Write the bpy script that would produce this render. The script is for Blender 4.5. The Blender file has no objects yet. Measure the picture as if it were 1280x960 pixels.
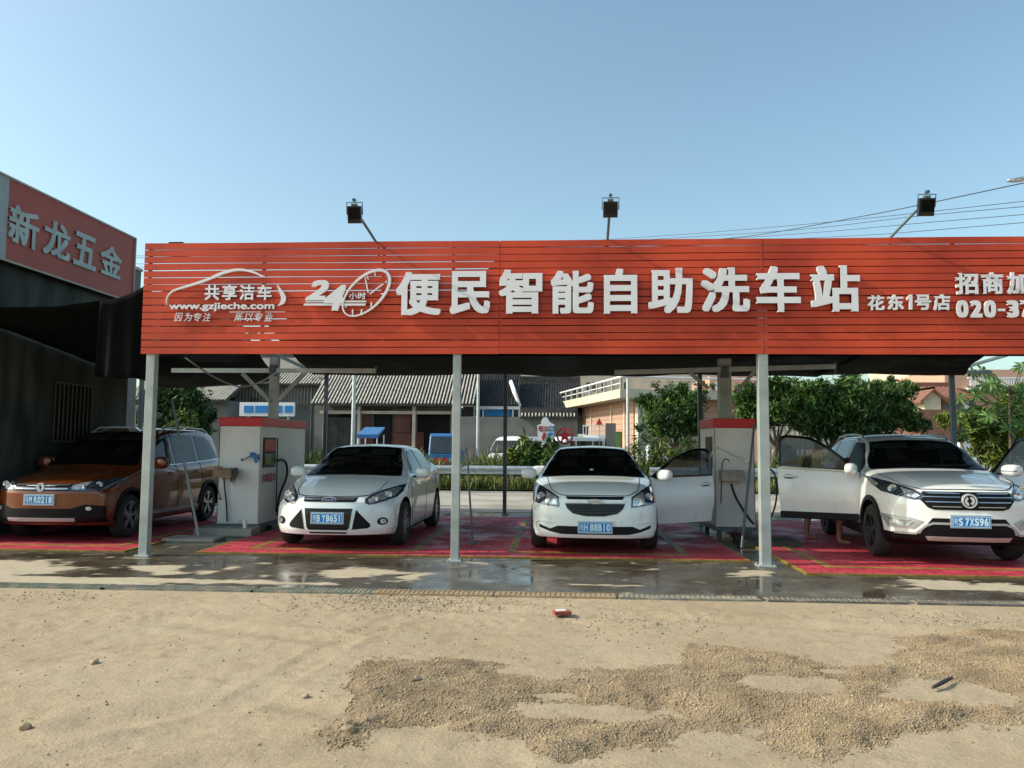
import bpy, bmesh, math, random
import numpy as np
from mathutils import Vector, Matrix, noise
from mathutils.bvhtree import BVHTree
R = math.radians
random.seed(7); rng = np.random.default_rng(7)
scene = bpy.context.scene
col = scene.collection

# ------------------------------------------------------------------ camera
F_PX, YAW, PITCH, ROLL, CAM_H = 990.0, R(3.4), math.atan(76/990), R(.42), 1.5
fwd = Vector((-math.sin(YAW)*math.cos(PITCH), math.cos(YAW)*math.cos(PITCH), math.sin(PITCH)))
rt0 = Vector((math.cos(YAW), math.sin(YAW), 0)); up0 = rt0.cross(fwd)
crt = rt0*math.cos(ROLL) + up0*math.sin(ROLL); cup = up0*math.cos(ROLL) - rt0*math.sin(ROLL)
CAM = Vector((0, 0, CAM_H))
cam_d = bpy.data.cameras.new('camera'); cam = bpy.data.objects.new('camera', cam_d); col.objects.link(cam)
cam.matrix_world = Matrix(((crt.x, cup.x, -fwd.x, 0), (crt.y, cup.y, -fwd.y, 0), (crt.z, cup.z, -fwd.z, CAM_H), (0, 0, 0, 1)))
cam_d.sensor_width = 36; cam_d.lens = 36*F_PX/1280; cam_d.clip_end = 3000; cam_d.clip_start = .05
scene.camera = cam
def ray(px, py): return (fwd + crt*((px-640)/F_PX) + cup*((480-py)/F_PX))
def P(px, py, Y): d = ray(px, py); return CAM + d*(Y/d.y)
def PX(px, py, X): d = ray(px, py); return CAM + d*(X/d.x)
def G(px, py, z=0.0): d = ray(px, py); return CAM + d*((z-CAM_H)/d.z)

# ------------------------------------------------------------------ materials
def newmat(name):
    m = bpy.data.materials.new(name); m.use_nodes = True
    nt = m.node_tree; b = nt.nodes['Principled BSDF']
    return m, nt, b
def pm(name, c, rough=.6, metal=0.0, var=.15, scale=4.0, bump=0.0, bscale=None, coat=0.0, c2=None, island=0.0, spec=None, trans=0.0, alpha=1.0, stretch=None, dust=None):
    m, nt, b = newmat(name); N = nt.nodes; Lk = nt.links
    tc = N.new('ShaderNodeTexCoord'); src = tc.outputs['Object']
    if stretch:
        mp = N.new('ShaderNodeMapping'); mp.inputs['Scale'].default_value = stretch; Lk.new(src, mp.inputs['Vector']); src = mp.outputs['Vector']
    nz = N.new('ShaderNodeTexNoise'); nz.inputs['Scale'].default_value = scale; nz.inputs['Detail'].default_value = 6
    Lk.new(src, nz.inputs['Vector'])
    rp = N.new('ShaderNodeValToRGB')
    a = [max(0, x*(1-var)) for x in c]; d = [min(1, x*(1+var)) for x in (c2 or c)]
    rp.color_ramp.elements[0].position = .32; rp.color_ramp.elements[1].position = .68
    rp.color_ramp.elements[0].color = (*a, 1); rp.color_ramp.elements[1].color = (*d, 1)
    Lk.new(nz.outputs['Fac'], rp.inputs['Fac']); out = rp.outputs['Color']
    if island:
        g = N.new('ShaderNodeNewGeometry'); hs = N.new('ShaderNodeHueSaturation')
        mr = N.new('ShaderNodeMapRange'); mr.inputs['To Min'].default_value = 1-island; mr.inputs['To Max'].default_value = 1+island
        Lk.new(g.outputs['Random Per Island'], mr.inputs['Value']); Lk.new(mr.outputs['Result'], hs.inputs['Value']); Lk.new(out, hs.inputs['Color']); out = hs.outputs['Color']
    if dust:
        n2 = N.new('ShaderNodeTexNoise'); n2.inputs['Scale'].default_value = dust[2]; n2.inputs['Detail'].default_value = 8; Lk.new(src, n2.inputs['Vector'])
        r2 = N.new('ShaderNodeValToRGB'); r2.color_ramp.elements[0].position = dust[1]; r2.color_ramp.elements[1].position = min(1, dust[1]+.2)
        Lk.new(n2.outputs['Fac'], r2.inputs['Fac']); mx = N.new('ShaderNodeMix'); mx.data_type = 'RGBA'
        Lk.new(r2.outputs['Color'], mx.inputs['Factor']); Lk.new(out, mx.inputs['A']); mx.inputs['B'].default_value = (*dust[0], 1); out = mx.outputs['Result']
    Lk.new(out, b.inputs['Base Color'])
    b.inputs['Roughness'].default_value = rough; b.inputs['Metallic'].default_value = metal
    if spec is not None: b.inputs['Specular IOR Level'].default_value = spec
    if coat: b.inputs['Coat Weight'].default_value = coat; b.inputs['Coat Roughness'].default_value = .04
    if trans: b.inputs['Transmission Weight'].default_value = trans
    if alpha < 1: b.inputs['Alpha'].default_value = alpha
    if bump:
        n3 = N.new('ShaderNodeTexNoise'); n3.inputs['Scale'].default_value = bscale or scale*6; n3.inputs['Detail'].default_value = 5; Lk.new(src, n3.inputs['Vector'])
        bp = N.new('ShaderNodeBump'); bp.inputs['Strength'].default_value = bump; bp.inputs['Distance'].default_value = .02
        Lk.new(n3.outputs['Fac'], bp.inputs['Height']); Lk.new(bp.outputs['Normal'], b.inputs['Normal'])
    return m
M = {}
M['steel'] = pm('painted_steel', (.33, .36, .345), .45, .15, .12, 3, c2=(.40, .43, .41), dust=((.20, .15, .10), .72, 9))
M['steel_dk'] = pm('dark_steel', (.10, .13, .14), .5, .3, .15, 3)
M['galv'] = pm('galvanised', (.52, .56, .57), .35, .7, .12, 6)
M['pole_white'] = pm('pole_white', (.55, .56, .54), .5, .1, .1, 4)
M['slat'] = pm('slat_red', (.47, .052, .023), .45, 0, .20, .9, c2=(.54, .066, .026), dust=((.30, .05, .03), .66, 2.2), bump=.1, bscale=14, spec=.25)
M['letter'] = pm('letter_white', (.74, .72, .74), .45, 0, .05, 3)
M['letter_side'] = pm('letter_edge', (.80, .78, .72), .5, 0, .05, 3)
M['black'] = pm('black_plastic', (.005, .005, .006), .5, 0, .2, 8, spec=.22)
M['blackgloss'] = pm('black_gloss', (.004, .004, .005), .2, 0, .1, 8)
M['rubber'] = pm('tyre_rubber', (.022, .021, .02), .85, 0, .3, 12, bump=.2)
M['chrome'] = pm('chrome', (.50, .51, .52), .22, .9, .03, 5)
M['alloy'] = pm('alloy', (.40, .41, .42), .3, .8, .08, 5)
M['alloy_dk'] = pm('alloy_dark', (.05, .05, .055), .35, .6, .08, 5)
M['silver'] = pm('silver_plastic', (.48, .49, .49), .35, .5, .05, 5)
M['glass'] = pm('tinted_glass', (.008, .010, .011), .03, 0, .1, 2, spec=.38)
M['lamp'] = pm('lamp_lens', (.36, .39, .42), .08, .55, .35, 26, c2=(.62, .64, .66), coat=1)
M['lampdk'] = pm('lamp_inner', (.07, .08, .10), .1, .5, .5, 20, coat=1)
M['lampbowl'] = pm('lamp_bowl', (.75, .78, .80), .12, .9, .1, 20, coat=1)
M['amber'] = pm('amber_lens', (.55, .12, .02), .15, 0, .1, 20, coat=1)
M['white_paint'] = pm('white_car_paint', (.78, .83, .815), .35, 0, .02, 2, coat=1, dust=((.55, .55, .50), .62, 6))
M['white_paint2'] = pm('white_suv_paint', (.80, .81, .78), .28, 0, .02, 2, coat=.9, dust=((.60, .57, .50), .62, 5))
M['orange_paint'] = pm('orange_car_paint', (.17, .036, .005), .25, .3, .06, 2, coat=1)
M['badge'] = pm('badge_silver', (.62, .64, .66), .35, .35, .05, 5); M['plate'] = pm('plate_blue', (.008, .19, .50), .5, 0, .05, 5)
M['plate_txt'] = pm('plate_white', (.60, .78, .86), .4, 0, .05, 5)
M['cabinet'] = pm('cabinet_white', (.70, .71, .67), .5, 0, .08, 2.0, c2=(.76, .75, .71), dust=((.27, .23, .18), .66, 4.0), stretch=(1, 1, .4))
M['cab_red'] = pm('cabinet_red', (.56, .010, .014), .4, 0, .08, 3)
M['concrete'] = pm('concrete', (.26, .25, .22), .85, 0, .25, 3, bump=.3)
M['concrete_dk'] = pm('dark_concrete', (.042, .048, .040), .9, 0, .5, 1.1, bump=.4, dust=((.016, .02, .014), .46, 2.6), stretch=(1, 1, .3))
M['skin'] = pm('skin', (.33, .17, .11), .55, 0, .08, 8)
M['shorts'] = pm('dark_cloth', (.03, .035, .05), .9, 0, .2, 10)
M['shirt'] = pm('red_cloth', (.20, .04, .03), .9, 0, .2, 10)
M['hair'] = pm('hair', (.01, .009, .008), .7, 0, .2, 20)
M['blue'] = pm('blue_plastic', (.02, .14, .36), .4, 0, .1, 8)
M['bluetruck'] = pm('blue_truck_paint', (.02, .12, .32), .4, 0, .15, 3, coat=.4)
M['redtxt'] = pm('red_lettering', (.42, .03, .03), .5, 0, .1, 8)
M['hose'] = pm('hose_rubber', (.02, .022, .024), .6, 0, .2, 8)
M['cable'] = pm('cable_rubber', (.03, .03, .035), .7, 0, .1, 2)

# ------------------------------------------------------------------ object helpers
def tag(o, label=None, cat=None, group=None, kind=None):
    if label: o['label'] = label
    if cat: o['category'] = cat
    if group: o['group'] = group
    if kind: o['kind'] = kind
    return o
def empty(name, loc, rz=0.0):
    o = bpy.data.objects.new(name, None); col.objects.link(o); o.empty_display_size = .2
    o.location = loc; o.rotation_euler = (0, 0, rz); return o
def thing(name, label, cat, loc=(0, 0, 0), rz=0.0, group=None):
    return tag(empty(name, loc, rz), label, cat, group)
def link(name, me, mats, parent=None, smooth=False):
    o = bpy.data.objects.new(name, me); col.objects.link(o)
    for m in (mats if isinstance(mats, (list, tuple)) else [mats]): me.materials.append(m)
    if parent: o.parent = parent
    if smooth:
        me.shade_smooth()
        try: me.set_sharp_from_angle(angle=R(smooth if smooth > 1 else 38))
        except Exception: pass
    return o
class MB:
    """collects shapes for ONE mesh"""
    def __init__(s, org=None): s.v = []; s.f = []; s.mi = []; s.o = Vector(org) if org is not None else Vector((0, 0, 0)); s.cur = 0
    def add(s, vs, fs, mi=None):
        n = len(s.v); s.v += [Vector(v)-s.o for v in vs]; s.f += [tuple(i+n for i in f) for f in fs]; s.mi += [s.cur if mi is None else mi]*len(fs); return s
    def box(s, a, b, rz=0.0, mi=None):
        x0, y0, z0 = a; x1, y1, z1 = b
        vs = [(x0,y0,z0),(x1,y0,z0),(x1,y1,z0),(x0,y1,z0),(x0,y0,z1),(x1,y0,z1),(x1,y1,z1),(x0,y1,z1)]
        if rz:
            c = Vector(((x0+x1)/2, (y0+y1)/2, 0)); m = Matrix.Rotation(rz, 3, 'Z'); vs = [m@(Vector(v)-c)+c for v in vs]
        return s.add(vs, [(0,3,2,1),(4,5,6,7),(0,1,5,4),(1,2,6,5),(2,3,7,6),(3,0,4,7)], mi)
    def bar(s, p, q, w, h=None, up=(0, 0, 1), mi=None):
        p = Vector(p); q = Vector(q); h = h or w; d = (q-p).normalized(); u = Vector(up)
        if abs(d.dot(u)) > .98: u = Vector((0, 1, 0))
        r = d.cross(u).normalized(); u = r.cross(d).normalized(); vs = []
        for c in (p, q):
            for a, b in ((-1,-1),(1,-1),(1,1),(-1,1)): vs.append(c+r*a*w/2+u*b*h/2)
        return s.add(vs, [(3,2,1,0),(4,5,6,7),(0,1,5,4),(1,2,6,5),(2,3,7,6),(3,0,4,7)], mi)
    def tube(s, pts, r, n=8, mi=None, cap=True):
        pts = [Vector(p) for p in pts]; rs = r if isinstance(r, (list, tuple)) else [r]*len(pts); vs = []; fs = []; pr = None
        for i, p in enumerate(pts):
            d = (pts[min(i+1, len(pts)-1)]-pts[max(i-1, 0)]).normalized()
            if pr is None:
                u = Vector((0, 0, 1)) if abs(d.z) < .9 else Vector((1, 0, 0)); a = d.cross(u).normalized()
            else: a = (pr-d*pr.dot(d)).normalized()
            pr = a; b = d.cross(a)
            for k in range(n):
                t = 2*math.pi*k/n; vs.append(p+(a*math.cos(t)+b*math.sin(t))*rs[i])
        for i in range(len(pts)-1):
            for k in range(n):
                k2 = (k+1) % n; fs.append((i*n+k, i*n+k2, (i+1)*n+k2, (i+1)*n+k))
        if cap: fs += [tuple(range(n))[::-1], tuple((len(pts)-1)*n+k for k in range(n))]
        return s.add(vs, fs, mi)
    def lathe(s, prof, c, axis='Z', n=24, mi=None, closed=False):
        c = Vector(c); vs = []; fs = []; m = len(prof)
        for k in range(n):
            t = 2*math.pi*k/n
            for r, h in prof:
                a, b = r*math.cos(t), r*math.sin(t)
                v = (a, b, h) if axis == 'Z' else ((h, a, b) if axis == 'X' else (a, h, b))
                vs.append(c+Vector(v))
        for k in range(n):
            k2 = (k+1) % n
            for i in range(m-(0 if closed else 1)):
                j = (i+1) % m; fs.append((k*m+i, k2*m+i, k2*m+j, k*m+j))
        return s.add(vs, fs, mi)
    def prism(s, poly, fn, d0, d1, mi=None):
        """poly: 2D list; fn(u,v,d)->3D; extruded from d0 to d1 (poly wound ccw seen from d0 side)"""
        n = len(poly); vs = [fn(u, v, d0) for u, v in poly]+[fn(u, v, d1) for u, v in poly]
        fs = [tuple(range(n)), tuple(range(2*n-1, n-1, -1))]+[(i, n+i, n+(i+1) % n, (i+1) % n) for i in range(n)]
        return s.add(vs, fs, mi)
    def ell(s, c, rad, p=1.0, nu=16, nv=10, rot=None, mi=None):
        """superellipsoid"""
        c = Vector(c); vs = []; fs = []
        sg = lambda x: math.copysign(abs(x)**p, x)
        for i in range(nv+1):
            ph = -math.pi/2+math.pi*i/nv
            for k in range(nu):
                t = 2*math.pi*k/nu
                v = Vector((rad[0]*sg(math.cos(ph))*sg(math.cos(t)), rad[1]*sg(math.cos(ph))*sg(math.sin(t)), rad[2]*sg(math.sin(ph))))
                vs.append(c+(rot@v if rot else v))
        for i in range(nv):
            for k in range(nu): fs.append((i*nu+k, i*nu+(k+1) % nu, (i+1)*nu+(k+1) % nu, (i+1)*nu+k))
        return s.add(vs, fs, mi)
    def mesh(s, name):
        me = bpy.data.meshes.new(name); me.from_pydata([tuple(v) for v in s.v], [], s.f); me.validate(verbose=False)
        if len(me.polygons) == len(s.mi): me.polygons.foreach_set('material_index', s.mi)
        bm = bmesh.new(); bm.from_mesh(me); bmesh.ops.recalc_face_normals(bm, faces=bm.faces); bm.to_mesh(me); bm.free()
        return me
    def build(s, name, mats, parent=None, smooth=False): return link(name, s.mesh(name), mats, parent, smooth)
def bevel(o, w=.01, seg=2, ang=30):
    bm = bmesh.new(); bm.from_mesh(o.data)
    es = [e for e in bm.edges if len(e.link_faces) == 2 and e.calc_face_angle(0) > R(ang)]
    bmesh.ops.bevel(bm, geom=es, offset=w, segments=seg, affect='EDGES', profile=.5, clamp_overlap=True)
    bm.to_mesh(o.data); bm.free(); return o
def mesh_np(name, verts, faces, mats, parent=None, smooth=False):
    me = bpy.data.meshes.new(name); nv, nf, k = len(verts), len(faces), faces.shape[1]
    me.vertices.add(nv); me.vertices.foreach_set('co', np.ascontiguousarray(verts, dtype=np.float32).ravel())
    me.loops.add(nf*k); me.loops.foreach_set('vertex_index', np.ascontiguousarray(faces, dtype=np.int32).ravel())
    me.polygons.add(nf); me.polygons.foreach_set('loop_start', np.arange(0, nf*k, k, dtype=np.int32))
    me.update(calc_edges=True)
    return link(name, me, mats, parent, smooth)
def copy_tree(o, parent=None):
    c = o.copy(); col.objects.link(c); c.parent = parent
    for ch in list(o.children): copy_tree(ch, c)
    return c
def text_mesh(s, bold=0.0, ext=.02, shear=0.0):
    cu = bpy.data.curves.new('t', 'FONT'); cu.body = s; cu.size = 1; cu.offset = bold; cu.extrude = ext; cu.shear = shear; cu.resolution_u = 4
    o = bpy.data.objects.new('t', cu); col.objects.link(o)
    dg = bpy.context.evaluated_depsgraph_get(); dg.update()
    me = bpy.data.meshes.new_from_object(o.evaluated_get(dg)); bpy.data.objects.remove(o); bpy.data.curves.remove(cu)
    return me
def text_fit(name, s, fn, u0, u1, v0, v1, mats, parent, depth=.04, bold=.02, shear=0.0):
    """text whose bounding box fills u0..u1, v0..v1; fn(u,v,d)->3D with d in 0 (back) .. depth (front)"""
    me = text_mesh(s, 0.0, .5, shear); n = len(me.vertices)
    c = np.zeros(n*3); me.vertices.foreach_get('co', c); c = c.reshape(-1, 3)
    if bold > .012:
        r_ = bold-.004; bm = bmesh.new(); fs = [tuple(p.vertices) for p in me.polygons]; vs = []; ff = []
        K = 8; sq = [(1, 1), (0, 1), (-1, 1), (-1, 0), (-1, -1), (0, -1), (1, -1), (1, 0)]; r_ *= .92
        for k in range(K+1):
            dx, dy = (r_*sq[k][0], r_*sq[k][1]) if k < K else (0, 0)
            ez = 1-.002*k if k < K else 1.002
            ff += [tuple(i+len(vs) for i in f) for f in fs]; vs += [(q[0]+dx, q[1]+dy, q[2]*ez) for q in c]
        bm.free(); me = bpy.data.meshes.new(name); me.from_pydata(vs, [], ff); c = np.array(vs)
    lo, hi = c.min(0), c.max(0); off = parent.location if parent else Vector((0, 0, 0))
    for v, q in zip(me.vertices, c):
        t = (q-lo)/(hi-lo+1e-9); v.co = fn(u0+(u1-u0)*t[0], v0+(v1-v0)*t[1], depth*t[2])-off
    bm = bmesh.new(); bm.from_mesh(me); bmesh.ops.recalc_face_normals(bm, faces=bm.faces); bm.to_mesh(me); bm.free()
    me.materials.clear()
    return link(name, me, mats, parent)
def hermite(keys):
    xs = [k[0] for k in keys]; ys = [k[1] for k in keys]; n = len(xs); d = [(ys[i+1]-ys[i])/(xs[i+1]-xs[i]) for i in range(n-1)]
    m = [d[0]]+[0 if d[i-1]*d[i] <= 0 else 2*d[i-1]*d[i]/(d[i-1]+d[i]) for i in range(1, n-1)]+[d[-1]]
    def f(x):
        if x <= xs[0]: return ys[0]
        if x >= xs[-1]: return ys[-1]
        i = 0
        while x > xs[i+1]: i += 1
        h = xs[i+1]-xs[i]; t = (x-xs[i])/h
        return (2*t**3-3*t*t+1)*ys[i]+(t**3-2*t*t+t)*h*m[i]+(-2*t**3+3*t*t)*ys[i+1]+(t**3-t*t)*h*m[i+1]
    return f
def sstep(a, b, x): t = min(1, max(0, (x-a)/(b-a))); return t*t*(3-2*t)
def crom(pts, k):
    out = []
    n = len(pts)
    for i in range(n-1):
        p0, p1, p2, p3 = pts[max(i-1, 0)], pts[i], pts[i+1], pts[min(i+2, n-1)]
        for j in range(k):
            t = j/k; out.append(tuple(.5*((2*b)+(-a+c)*t+(2*a-5*b+4*c-d)*t*t+(-a+3*b-3*c+d)*t**3) for a, b, c, d in zip(p0, p1, p2, p3)))
    out.append(pts[-1]); return out
# ================================================================== cars
def drape(name, poly, body, mats, parent, axis='y', side=1, off=.004, rim=.015, step=.03, smooth=True, lim=None, mi=None):
    """a patch with outline poly laid on the car body: axis 'y' = seen from the front (x,z); 'x' = seen from the side (y,z)"""
    bm = bmesh.new()
    vs = [bm.verts.new((u, v, 0)) for u, v in poly]; bm.faces.new(vs)
    us = [p[0] for p in poly]; ws = [p[1] for p in poly]
    for ax, lo, hi in ((0, min(us), max(us)), (1, min(ws), max(ws))):
        st = step*(.45 if axis == 'y' and ax == 1 else 1); k = math.ceil((lo+1e-4)/st)
        while k*st < hi-1e-4:
            co = [0, 0, 0]; no = [0, 0, 0]; co[ax] = k*st; no[ax] = 1
            bmesh.ops.bisect_plane(bm, geom=bm.verts[:]+bm.edges[:]+bm.faces[:], plane_co=co, plane_no=no, dist=1e-5); k += 1
    bmesh.ops.triangulate(bm, faces=[f for f in bm.faces if len(f.verts) > 4])
    if axis == 'y': mk = lambda u, v: (Vector((u, -3, v)), Vector((0, 1, 0)))
    elif axis == 'r': mk = lambda u, v: (Vector((u, 9, v)), Vector((0, -1, 0)))
    elif axis == 'z': mk = lambda u, v: (Vector((u, v, 5)), Vector((0, 0, -1)))
    else: mk = lambda u, v: (Vector((side*3, u, v)), Vector((-side, 0, 0)))
    for v in bm.verts:
        o, d = mk(v.co.x, v.co.y); hit, n, i, dist = body.ray_cast(o, d)
        if hit is None or (lim and dist > lim): 
            hit, n, i, dist = body.find_nearest(o+d*(lim or 3.6))
        if n.dot(d) > 0: n = -n
        v.co = hit+n*(off*.9+.002)-d*off*.25
        v.index = 0
    bd = [e for e in bm.edges if len(e.link_faces) == 1]
    dd = mk(0, 0)[1]; mp = {}
    for e in bd:
        for v in e.verts:
            if v not in mp: mp[v] = bm.verts.new(v.co+dd*(rim+off))
    for e in bd: bm.faces.new((e.verts[0], e.verts[1], mp[e.verts[1]], mp[e.verts[0]]))
    bmesh.ops.recalc_face_normals(bm, faces=bm.faces)
    me = bpy.data.meshes.new(name); bm.to_mesh(me); bm.free()
    return link(name, me, mats, parent, 35 if smooth else False)
def strip(pts, w):
    """polyline -> closed outline of width w"""
    L = []; Rr = []; n = len(pts)
    for i, p in enumerate(pts):
        a = pts[max(i-1, 0)]; b = pts[min(i+1, n-1)]; dx, dy = b[0]-a[0], b[1]-a[1]; l = math.hypot(dx, dy) or 1
        L.append((p[0]-dy/l*w/2, p[1]+dx/l*w/2)); Rr.append((p[0]+dy/l*w/2, p[1]-dx/l*w/2))
    return L+Rr[::-1]
def mir(poly): return [(-u, v) for u, v in poly][::-1]

def car_shell(S, mats, parent, name='body'):
    ZT, ZB, ZL, W, WR = (hermite(S[k]) for k in ('ztop', 'zbot', 'belt', 'w', 'wr')); PR = hermite(S['prof']); L = S['L']
    k1, p1 = S.get('nose', (.5, 3.2)); k2, p2 = S.get('tail', (.35, 3.5)); RP = hermite(S.get('rprof', [(.2, .08), (.45, 0), (.8, .03), (1.1, .12)]))
    def ring(y):
        w, zb, zt, zl, wr = W(y), ZB(y), ZT(y), ZL(y), WR(y); h = max(zt-zl, .01); H = zl-zb
        low = [(0, zb), (.75*w, zb), (.93*w, zb+.012), (.972*w, zb+.09), (.992*w, zb+.25*H), (w, zb+.52*H), (.985*w, zl-.16*H), (.955*w, zl-.02)]
        a = [(.90*w, zl+.28*h), (.76*w, zl+.66*h), (.55*w, zl+.88*h), (.28*w, zl+.97*h), (0, zt)]
        b = [(.925*w, zl+.02), (.925*w*.55+wr*.45, zl+.46*h), (wr+.015, zt-.085), (.80*wr, zt-.026), (0, zt)]
        s = sstep(.12, .34, h)
        up = [(p[0]*(1-s)+q[0]*s, p[1]*(1-s)+q[1]*s) for p, q in zip(a, b)]
        r = crom(low+up, 4)
        e = min(y, L-y); sc = 1-.05*max(0, 1-e/.07)**2
        cz = (zb+zl)/2
        return [(x*sc, cz+(z-cz)*sc) for x, z in r]
    def warp(x, z, y):
        w = S['hw']; fx = (abs(x)/w)
        a = k1*fx**p1+PR(z); b = k2*fx**p2+RP(z)
        fa = max(0, 1-y/1.45)**1.5; fb = max(0, 1-(L-y)/1.3)**1.5
        return y+a*fa-b*fb
    ys = [0, .006, .015, .03, .05, .075]+list(np.linspace(.11, L-.11, int(L/.055)))+[L-.075, L-.05, L-.03, L-.015, L-.006, L]
    vs = []; fs = []; rows = []
    def addrow(hr, y, t=1.0, cz=0):
        full = [(x, z) for x, z in hr]+[(-x, z) for x, z in hr[-2:0:-1]]
        idx = []
        for x, z in full:
            X, Z = x*t, cz+(z-cz)*t
            idx.append(len(vs)); vs.append((X, warp(X, Z, y), Z))
        rows.append(idx)
    r0 = ring(0); cz0 = (ZB(0)+ZT(0))/2; rL = ring(L); czL = (ZB(L)+ZT(L))/2; T = [.03]+[i/12 for i in range(1, 12)]
    for t in T: addrow(r0, 0, t, cz0)
    for y in ys: addrow(ring(y), y)
    for t in T[::-1]: addrow(rL, L, t, czL)
    n = len(rows[0])
    for a, b in zip(rows, rows[1:]):
        for k in range(n): fs.append((a[k], a[(k+1) % n], b[(k+1) % n], b[k]))
    fs.append(tuple(rows[0][::-1])); fs.append(tuple(rows[-1]))
    me = bpy.data.meshes.new(name); me.from_pydata(vs, [], fs); me.validate()
    bm = bmesh.new(); bm.from_mesh(me); bmesh.ops.recalc_face_normals(bm, faces=bm.faces); bm.to_mesh(me); bm.free()
    bvh = BVHTree.FromPolygons(vs, fs)
    o = link(name, me, mats, parent)
    cl = S.get('clad')
    for p in me.polygons:
        c = p.center
        if cl and c.z < cl: p.material_index = 1
        elif abs(c.z-ZB(c.y)) < .02 : p.material_index = 1
    # wheel arches
    ct = MB()
    for wy in (S['ax1'], S['ax1']+S['wb']):
        for s in (-1, 1):
            n2 = 40; r = S['wr_']+.045; x0, x1 = s*(S['hw']-.30), s*(S['hw']+.3); c = (0, wy, S['wr_']+.01)
            ring_ = [(c[1]+r*math.cos(2*math.pi*k/n2), c[2]+r*math.sin(2*math.pi*k/n2)) for k in range(n2)]
            ct.add([(x0, a, b) for a, b in ring_]+[(x1, a, b) for a, b in ring_], [tuple(range(n2)), tuple(range(2*n2-1, n2-1, -1))]+[(k, n2+k, n2+(k+1) % n2, (k+1) % n2) for k in range(n2)], 1)
    co = ct.build('cutter', mats)
    for c_ in (o, co): c_.parent = None
    md = o.modifiers.new('b', 'BOOLEAN'); md.operation = 'DIFFERENCE'; md.object = co; md.solver = 'EXACT'
    dg = bpy.context.evaluated_depsgraph_get(); dg.update()
    me2 = bpy.data.meshes.new_from_object(o.evaluated_get(dg)); o.modifiers.clear(); o.data = me2; bpy.data.objects.remove(co)
    o.parent = parent
    me2.shade_smooth(); me2.set_sharp_from_angle(angle=R(32))
    return o, bvh

def wheel(parent, x, y, r, s, spokes, rimr, dark=False, wide=.21):
    w = thing_part('wheel', parent, (x, y, r))
    t = MB(); a = wide/2
    t.lathe([(rimr, -a), (r-.03, -a), (r-.008, -a+.03), (r, -a+.06), (r, a-.06), (r-.008, a-.03), (r-.03, a), (rimr, a)], (0, 0, 0), 'X', 40, closed=True)
    t.build('tyre', M['rubber'], w, 40)
    m = MB(); f = s*(a-.012)
    m.lathe([(rimr+.004, f-s*.05), (rimr+.004, f), (rimr-.018, f+s*.006), (rimr-.028, f-s*.03), (rimr-.05, f-s*.07), (.02, f-s*.07)], (0, 0, 0), 'X', 40, mi=1)
    m.lathe([(rimr+.006, f-s*.05), (rimr+.006, f+s*.004), (rimr-.014, f+s*.008), (rimr-.026, f-s*.02)], (0, 0, 0), 'X', 40, mi=0)
    m.lathe([(0.001, f-s*.0), (.045, f-s*.004), (.06, f-s*.03), (.06, f-s*.07)], (0, 0, 0), 'X', 16, mi=0)
    for k in range(spokes):
        t0 = 2*math.pi*k/spokes+.2
        for sp in ((-.06, .06) if spokes <= 7 else (0,)):
            a0 = t0+sp; a1 = t0+sp*2.6
            m.bar((f-s*.012, .04*math.cos(a0), .04*math.sin(a0)), (f-s*.006, (rimr-.012)*math.cos(a1), (rimr-.012)*math.sin(a1)), .03 if spokes <= 7 else .028, .022, up=(1, 0, 0), mi=0)
    m.build('rim', [M['alloy_dk' if dark else 'alloy'], M['black']], w, 35)
def thing_part(name, parent, loc):
    e = bpy.data.objects.new(name, None); col.objects.link(e); e.empty_display_size = .1; e.parent = parent; e.location = loc; return e

def mirror_part(parent, s, x, y, z, paint, sz=(.125, .075, .085), lamp=True):
    m = MB(); rot = Matrix.Rotation(s*R(-12), 3, 'Z')
    m.ell((x, y, z), sz, .72, 20, 12, rot); o = m.build('mirror', paint, parent, 60)
    g = MB(); g.bar((x-s*(sz[0]+.10), y+.03, z-.075), (x-s*.03, y+.01, z-.045), .05, .035); g.box((x-sz[0]*.8, y+sz[1]-.012, z-.055), (x+sz[0]*.8, y+sz[1]+.006, z+.055)); g.build('mirror_base', M['black'], o)
    return o

def plate_part(parent, bvh, x, z, txt, w=.44, h=.14, dy=.02, rz=0.0):
    hit, n, i, d = bvh.ray_cast(Vector((x, -3, z)), Vector((0, 1, 0))); y = hit.y-dy
    m = MB(); m.box((x-w/2-.012, y-.006, z-h/2-.01), (x+w/2+.012, hit.y+.03, z+h/2+.01)); o = m.build('number_plate', M['galv'], parent)
    b = MB(); b.box((x-w/2, y-.010, z-h/2), (x+w/2, y-.004, z+h/2)); b.build('plate_panel', M['plate'], o); off = Vector((0, 0, 0))
    class _P: location = off
    # characters
    e = MB()
    t = w*.47
    def fn(u, v, dd): return Vector((u, y-.010-dd, v))
    lw = w*.92/ (len(txt)+.35); xx = x-w*.46
    for i, c in enumerate(txt):
        if i == 2: xx += lw*.35
        cw = lw*(.86 if c not in '1I' else .28); u0 = xx+(lw-cw)/2
        me = text_fit('plate_character', c, fn, u0, u0+cw, z-h*.34, z+h*.34, M['plate_txt'], None, .004, .035 if i else .01); me.parent = o; xx += lw
    fr = MB()
    for a, b2 in (((x-w/2+.006, z-h/2+.006), (x+w/2-.006, z-h/2+.012)), ((x-w/2+.006, z+h/2-.012), (x+w/2-.006, z+h/2-.006)), ((x-w/2+.006, z-h/2+.012), (x-w/2+.012, z+h/2-.012)), ((x+w/2-.012, z-h/2+.012), (x+w/2-.006, z+h/2-.012))):
        fr.box((a[0], y-.0125, a[1]), (b2[0], y-.009, b2[1]))
    fr.build('plate_border', M['plate_txt'], o)
    return o

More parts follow.
